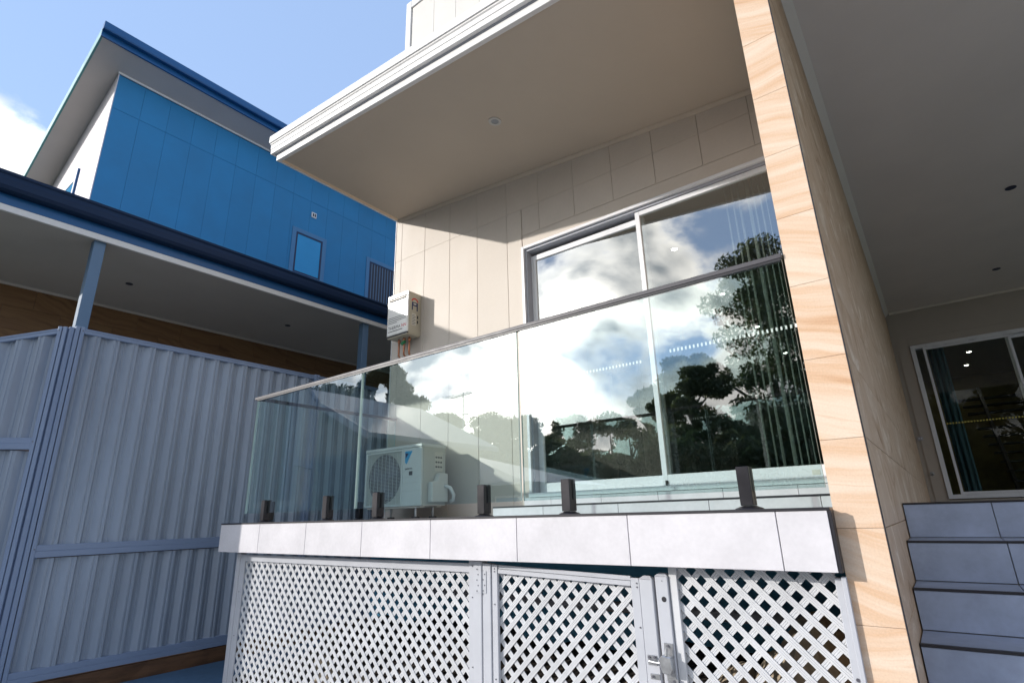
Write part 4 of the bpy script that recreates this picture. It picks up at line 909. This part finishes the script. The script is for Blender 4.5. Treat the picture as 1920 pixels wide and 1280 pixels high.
# ------------------------------------------------------------------ across the driveway: what the glass reflects
def hiphouse(name, label, x0, x1, y0, y1, ze, zrdg, inset, grp=None):
    t = thing(name, label, 'house', ((x0+x1)/2, (y0+y1)/2, ZG))
    e = 0.5
    B('wall', x0+e, x1-e, y0+e, y1-e, ZG-0.03, ze, M_BRICK, t)
    yc = (y0+y1)/2
    m = MB(); m.add([(x0,y0,ze),(x1,y0,ze),(x1,y1,ze),(x0,y1,ze),(x0+inset,yc,zrdg),(x1-inset,yc,zrdg)], [(0,1,5,4),(1,2,5),(2,3,4,5),(3,0,4),(3,2,1,0)])
    rf = obj('roof', m, M_ROOF, t)
    obj('gutter', MB().box(x0-0.06, x1+0.06, y1+0.002, y1+0.09, ze-0.1, ze+0.01), M_WHITE, rf)
    n = int((x1-x0)/3.2)
    for i in range(n):
        xc = x0+(i+0.7)*(x1-x0)/n
        wv = obj('window', MB().box(xc-0.7, xc+0.7, y1-e+0.001, y1-e+0.05, max(ZG+0.5, ze-1.7), ze-0.45), M_WHITE, t); obj('pane', MB().box(xc-0.62, xc+0.62, y1-e+0.051, y1-e+0.06, max(ZG+0.58, ze-1.62), ze-0.53), M_WINGLASS, wv)
    return t
hiphouse('brick_house', 'single storey house with grey hip roof reflected low in the balustrade glass', -25.0, -11.7, -17.7, -11.4, 1.15, 2.80, 5.8)
an = thing('tv_antenna', 'tall television antenna mast reflected in the balustrade glass', 'antenna', (-17.45, -14.55, 2.7))
obj('mast', MB().tube([(-17.45, -14.55, 2.6), (-17.45, -14.55, 5.7)], 0.03, 8), M_STEEL, an)
for zz, ln_, ang in ((5.55, 1.5, 0.4), (4.6, 0.7, 1.2)):
    dx, dy = math.cos(ang), math.sin(ang)
    obj('boom', MB().tube([(-17.45-dx*ln_, -14.55-dy*ln_, zz+.15), (-17.45+dx*ln_*0.6, -14.55+dy*ln_*0.6, zz-.05)], 0.022, 6), M_STEEL, an)
    for k in range(8):
        s_ = -ln_+k*ln_*1.6/7; cx_, cy_ = -17.45+dx*s_, -14.55+dy*s_; hl2 = 0.45-0.025*k
        obj('element', MB().tube([(cx_-dy*hl2, cy_+dx*hl2, zz+0.05-.12*s_/ln_), (cx_+dy*hl2, cy_-dx*hl2, zz+0.05-.12*s_/ln_)], 0.012, 5), M_STEEL, an)
gh = thing('gable_house', 'low rendered house with a sloping gable roof reflected at the glass corner', 'house', (-17, -8.5, ZG))
B('wall', -20.6, -13.4, -11.0, -6.0, ZG-0.03, 2.4, M_BRICK, gh)
obj('gable', MB().prism([(-20.6, 2.4), (-13.4, 2.4), (-17, 4.05)], 'y', -11.0, -6.0), M_BRICK, gh)
obj('roof', MB().prism([(-21.2, 2.25), (-17, 4.25), (-12.8, 2.25), (-12.8, 2.40), (-17, 4.42), (-21.2, 2.40)], 'y', -11.4, -5.4), M_ROOF, gh)
obj('bargeboard', MB().prism([(-21.2, 2.2), (-17, 4.2), (-12.8, 2.2), (-12.8, 2.43), (-17, 4.46), (-21.2, 2.43)], 'y', -5.398, -5.34), M_GREYALU, gh)
dw = obj('garage_door', MB().box(-16.6, -14.2, -5.999, -5.96, ZG, 1.1), M_ROOF, gh)
for k in range(5): obj('door_panel', MB().box(-16.55, -14.25, -5.9595, -5.945, ZG+0.05+0.45*k, ZG+0.46+0.45*k), M_ROOF, dw, 0.01)

def tree(name, label, x, y, h, rad, crown0, seed, nclump=34, leaf=0.20, mat=M_LEAF, per=150, grp='trees beyond the driveway'):
    r_ = random.Random(seed); g_ = np.random.default_rng(seed)
    t = thing(name, label, 'tree', (x, y, ZG-0.03), grp)
    zb = ZG-0.03; tr_ = 0.06+0.018*h
    m = MB()
    lean = (r_.uniform(-.06, .06), r_.uniform(-.06, .06))
    top = h*0.78
    pts = [(x+lean[0]*z*1.0+0.15*math.sin(z*0.6+seed), y+lean[1]*z, zb+z) for z in np.linspace(0, top, 8)]
    m.tube(pts, [tr_*(1-0.75*i/7) for i in range(8)], 8)
    cl = []
    for k in range(nclump):
        a = r_.uniform(0, 2*math.pi); u = r_.random(); zz = crown0+(h-crown0)*(u**0.8)
        tt = (zz-crown0)/(h-crown0); rr = rad*(0.35+0.75*math.sin(math.pi*min(1, 0.18+tt*0.80)))*math.sqrt(r_.uniform(0.08, 1))
        cl.append((x+lean[0]*zz+rr*math.cos(a), y+lean[1]*zz+rr*math.sin(a), zb+zz, r_.uniform(0.16, 0.30)*rad+0.12))
    for i, c_ in enumerate(cl):
        if i % 2 == 0:
            zz = max(crown0*0.6, (c_[2]-zb)-0.35*rad-0.3); zz = min(zz, top*0.95); i0 = zz/top*7; a = pts[int(i0)]
            mid = ((a[0]+c_[0])/2, (a[1]+c_[1])/2, (a[2]+c_[2])/2+0.12*rad*r_.random())
            m.tube([a, mid, c_[:3]], [tr_*0.35, tr_*0.22, tr_*0.08], 5)
    obj('trunk', m, M_BARK, t, smooth=True)
    V = []; 
    for cx_, cy_, cz_, cr in cl:
        n_ = per
        d = g_.normal(size=(n_, 3)); d /= np.linalg.norm(d, axis=1)[:, None]; rr = cr*g_.random(n_)**0.45
        p = np.array([cx_, cy_, cz_])+d*rr[:, None]*np.array([1.15, 1.15, 0.75])
        u = g_.normal(size=(n_, 3)); u[:, 2] -= 0.6; u /= np.linalg.norm(u, axis=1)[:, None]
        w_ = np.cross(u, g_.normal(size=(n_, 3))); w_ /= np.linalg.norm(w_, axis=1)[:, None]
        l_ = leaf*(0.6+0.8*g_.random(n_))[:, None]
        V.append(np.stack([p-u*l_, p+w_*l_*0.33, p+u*l_, p-w_*l_*0.33], 1).reshape(-1, 3))
    V = np.concatenate(V)-np.array([x, y, zb]); nq = len(V)//4
    me = bpy.data.meshes.new('crown'); me.vertices.add(len(V)); me.vertices.foreach_set('co', V.astype(np.float32).ravel())
    me.loops.add(nq*4); me.loops.foreach_set('vertex_index', np.arange(nq*4, dtype=np.int32)); me.polygons.add(nq)
    me.polygons.foreach_set('loop_start', np.arange(0, nq*4, 4, dtype=np.int32)); me.update(calc_edges=True); me.materials.append(mat)
    o = bpy.data.objects.new('crown', me); col.objects.link(o); o.parent = t; ORG[o.name] = (x, y, zb)
TREES = [(-7.0, -32, 19.0, 4.2, 5.0, 60, 'tallest gum tree, reflected in the fixed door pane by the curtain'),
         (-11.6, -30, 10.5, 2.6, 2.5, 40, 'round gum tree left of the tallest one in the door reflection'),
         (-15.2, -33, 9.6, 2.0, 3.0, 30, 'slim gum tree reflected behind the middle stile of the sliding door'),
         (-2.6, -31, 12.5, 3.0, 2.5, 40, 'gum tree right of the tallest one, mostly hidden by the sandstone wall'),
         (-19.0, -32, 7.8, 2.6, 1.5, 34, 'short bushy gum tree reflected right of centre in the sliding pane'),
         (-22.6, -33, 8.6, 2.6, 1.5, 34, 'bushy gum tree reflected in the middle of the sliding pane'),
         (-26.0, -31, 8.4, 2.7, 1.5, 34, 'bushy gum tree reflected at the left of the sliding pane'),
         (-30.2, -32, 9.4, 2.9, 1.8, 34, 'gum tree reflected at the right end of the balustrade glass'),
         (-9.6, -27, 6.2, 2.6, 0.8, 34, 'low dark bush tree reflected at the foot of the fixed door pane'),
         (-5.2, -27, 6.4, 2.8, 0.8, 34, 'low dark bush tree reflected beneath the tallest gum tree'),
         (-14.0, -28, 5.6, 2.4, 0.8, 30, 'low dark bush tree reflected near the meeting stiles'),
         (-27.5, -17.5, 10.2, 2.2, 4.5, 34, 'loose leafed tree reflected above the air conditioner'),
         (-23.5, -19.5, 7.0, 1.7, 3.0, 26, 'small round tree reflected behind the grey hip roof')]
TREES += [(1.0, -29, 12.0, 3.2, 1.2, 44, 'dense tree reflected at the left of the porch door glass'),
          (5.5, -30, 12.5, 3.4, 1.2, 44, 'dense tree reflected in the middle of the porch door glass'),
          (10.0, -29, 12.0, 3.4, 1.2, 44, 'dense tree reflected at the right of the porch door glass'),
          (-17.6, -27, 4.6, 2.4, 0.3, 34, 'low bush right of the middle in the foot of the sliding pane reflection'),
          (-21.4, -27, 4.8, 2.5, 0.3, 34, 'low bush in the middle of the foot of the sliding pane reflection'),
          (-25.0, -27, 4.8, 2.5, 0.3, 34, 'low bush at the left of the foot of the sliding pane reflection'),
          (-11.9, -25, 4.6, 2.2, 0.3, 34, 'low bush in front of the round gum tree in the door reflection'),
          (-7.4, -24, 4.6, 2.4, 0.3, 34, 'low bush in front of the tallest gum tree in the door reflection')]
TREES += [(-31.0, -17.0, 9.5, 2.6, 1.5, 40, 'added dark tree covering reflected sky above the gable roof near the glass corner'),  # this tree and the next are added to darken the corner glass reflection
          (-36.5, -18.0, 10.5, 2.8, 1.5, 40, 'added dark tree covering reflected sky farthest left in the balustrade glass'),
          (-3.0, -25, 4.8, 2.4, 0.3, 34, 'low bush reflected in the door pane right beside the sandstone wall')]
for i, (x, y, h, rad, c0, nc, lab) in enumerate(TREES):
    tree('gum_tree', lab, x, y, h, rad, c0, 11+i, nc, 0.18, M_LEAF if i % 3 else M_LEAF2, 430)

# clipped hedge closing the view between the low bushes
hd = thing('hedge', 'long tall loose hedge reflected along the foot of the door panes', 'hedge', (-14.0, -24.5, ZG-0.03))
g_ = np.random.default_rng(77); n_ = 48000
p = np.stack([g_.uniform(-31, 4, n_), -24.5+g_.normal(0, 0.7, n_), ZG+g_.random(n_)**0.8*1.0], 1)
hgt = 4.9+0.6*np.sin(p[:, 0]*0.9)+0.35*np.sin(p[:, 0]*2.3+1)+0.25*np.sin(p[:, 0]*5.1)
p[:, 2] = ZG+(p[:, 2]-ZG)*hgt
u = g_.normal(size=(n_, 3)); u /= np.linalg.norm(u, axis=1)[:, None]; w_ = np.cross(u, g_.normal(size=(n_, 3))); w_ /= np.linalg.norm(w_, axis=1)[:, None]
l_ = 0.22*(0.6+0.8*g_.random(n_))[:, None]
V = np.stack([p-u*l_, p+w_*l_*0.4, p+u*l_, p-w_*l_*0.4], 1).reshape(-1, 3)-np.array(ORG['hedge'])
me = bpy.data.meshes.new('foliage'); me.vertices.add(len(V)); me.vertices.foreach_set('co', V.astype(np.float32).ravel())
me.loops.add(n_*4); me.loops.foreach_set('vertex_index', np.arange(n_*4, dtype=np.int32)); me.polygons.add(n_)
me.polygons.foreach_set('loop_start', np.arange(0, n_*4, 4, dtype=np.int32)); me.update(calc_edges=True); me.materials.append(M_LEAF2)
o = bpy.data.objects.new('foliage', me); col.objects.link(o); o.parent = hd
m = MB(); x = -30.5
while x < 4: m.tube([(x, -24.5, ZG-0.05), (x+0.1, -24.45, ZG+1.2)], [0.05, 0.02], 6); x += 1.3
obj('stems', m, M_BARK, hd)
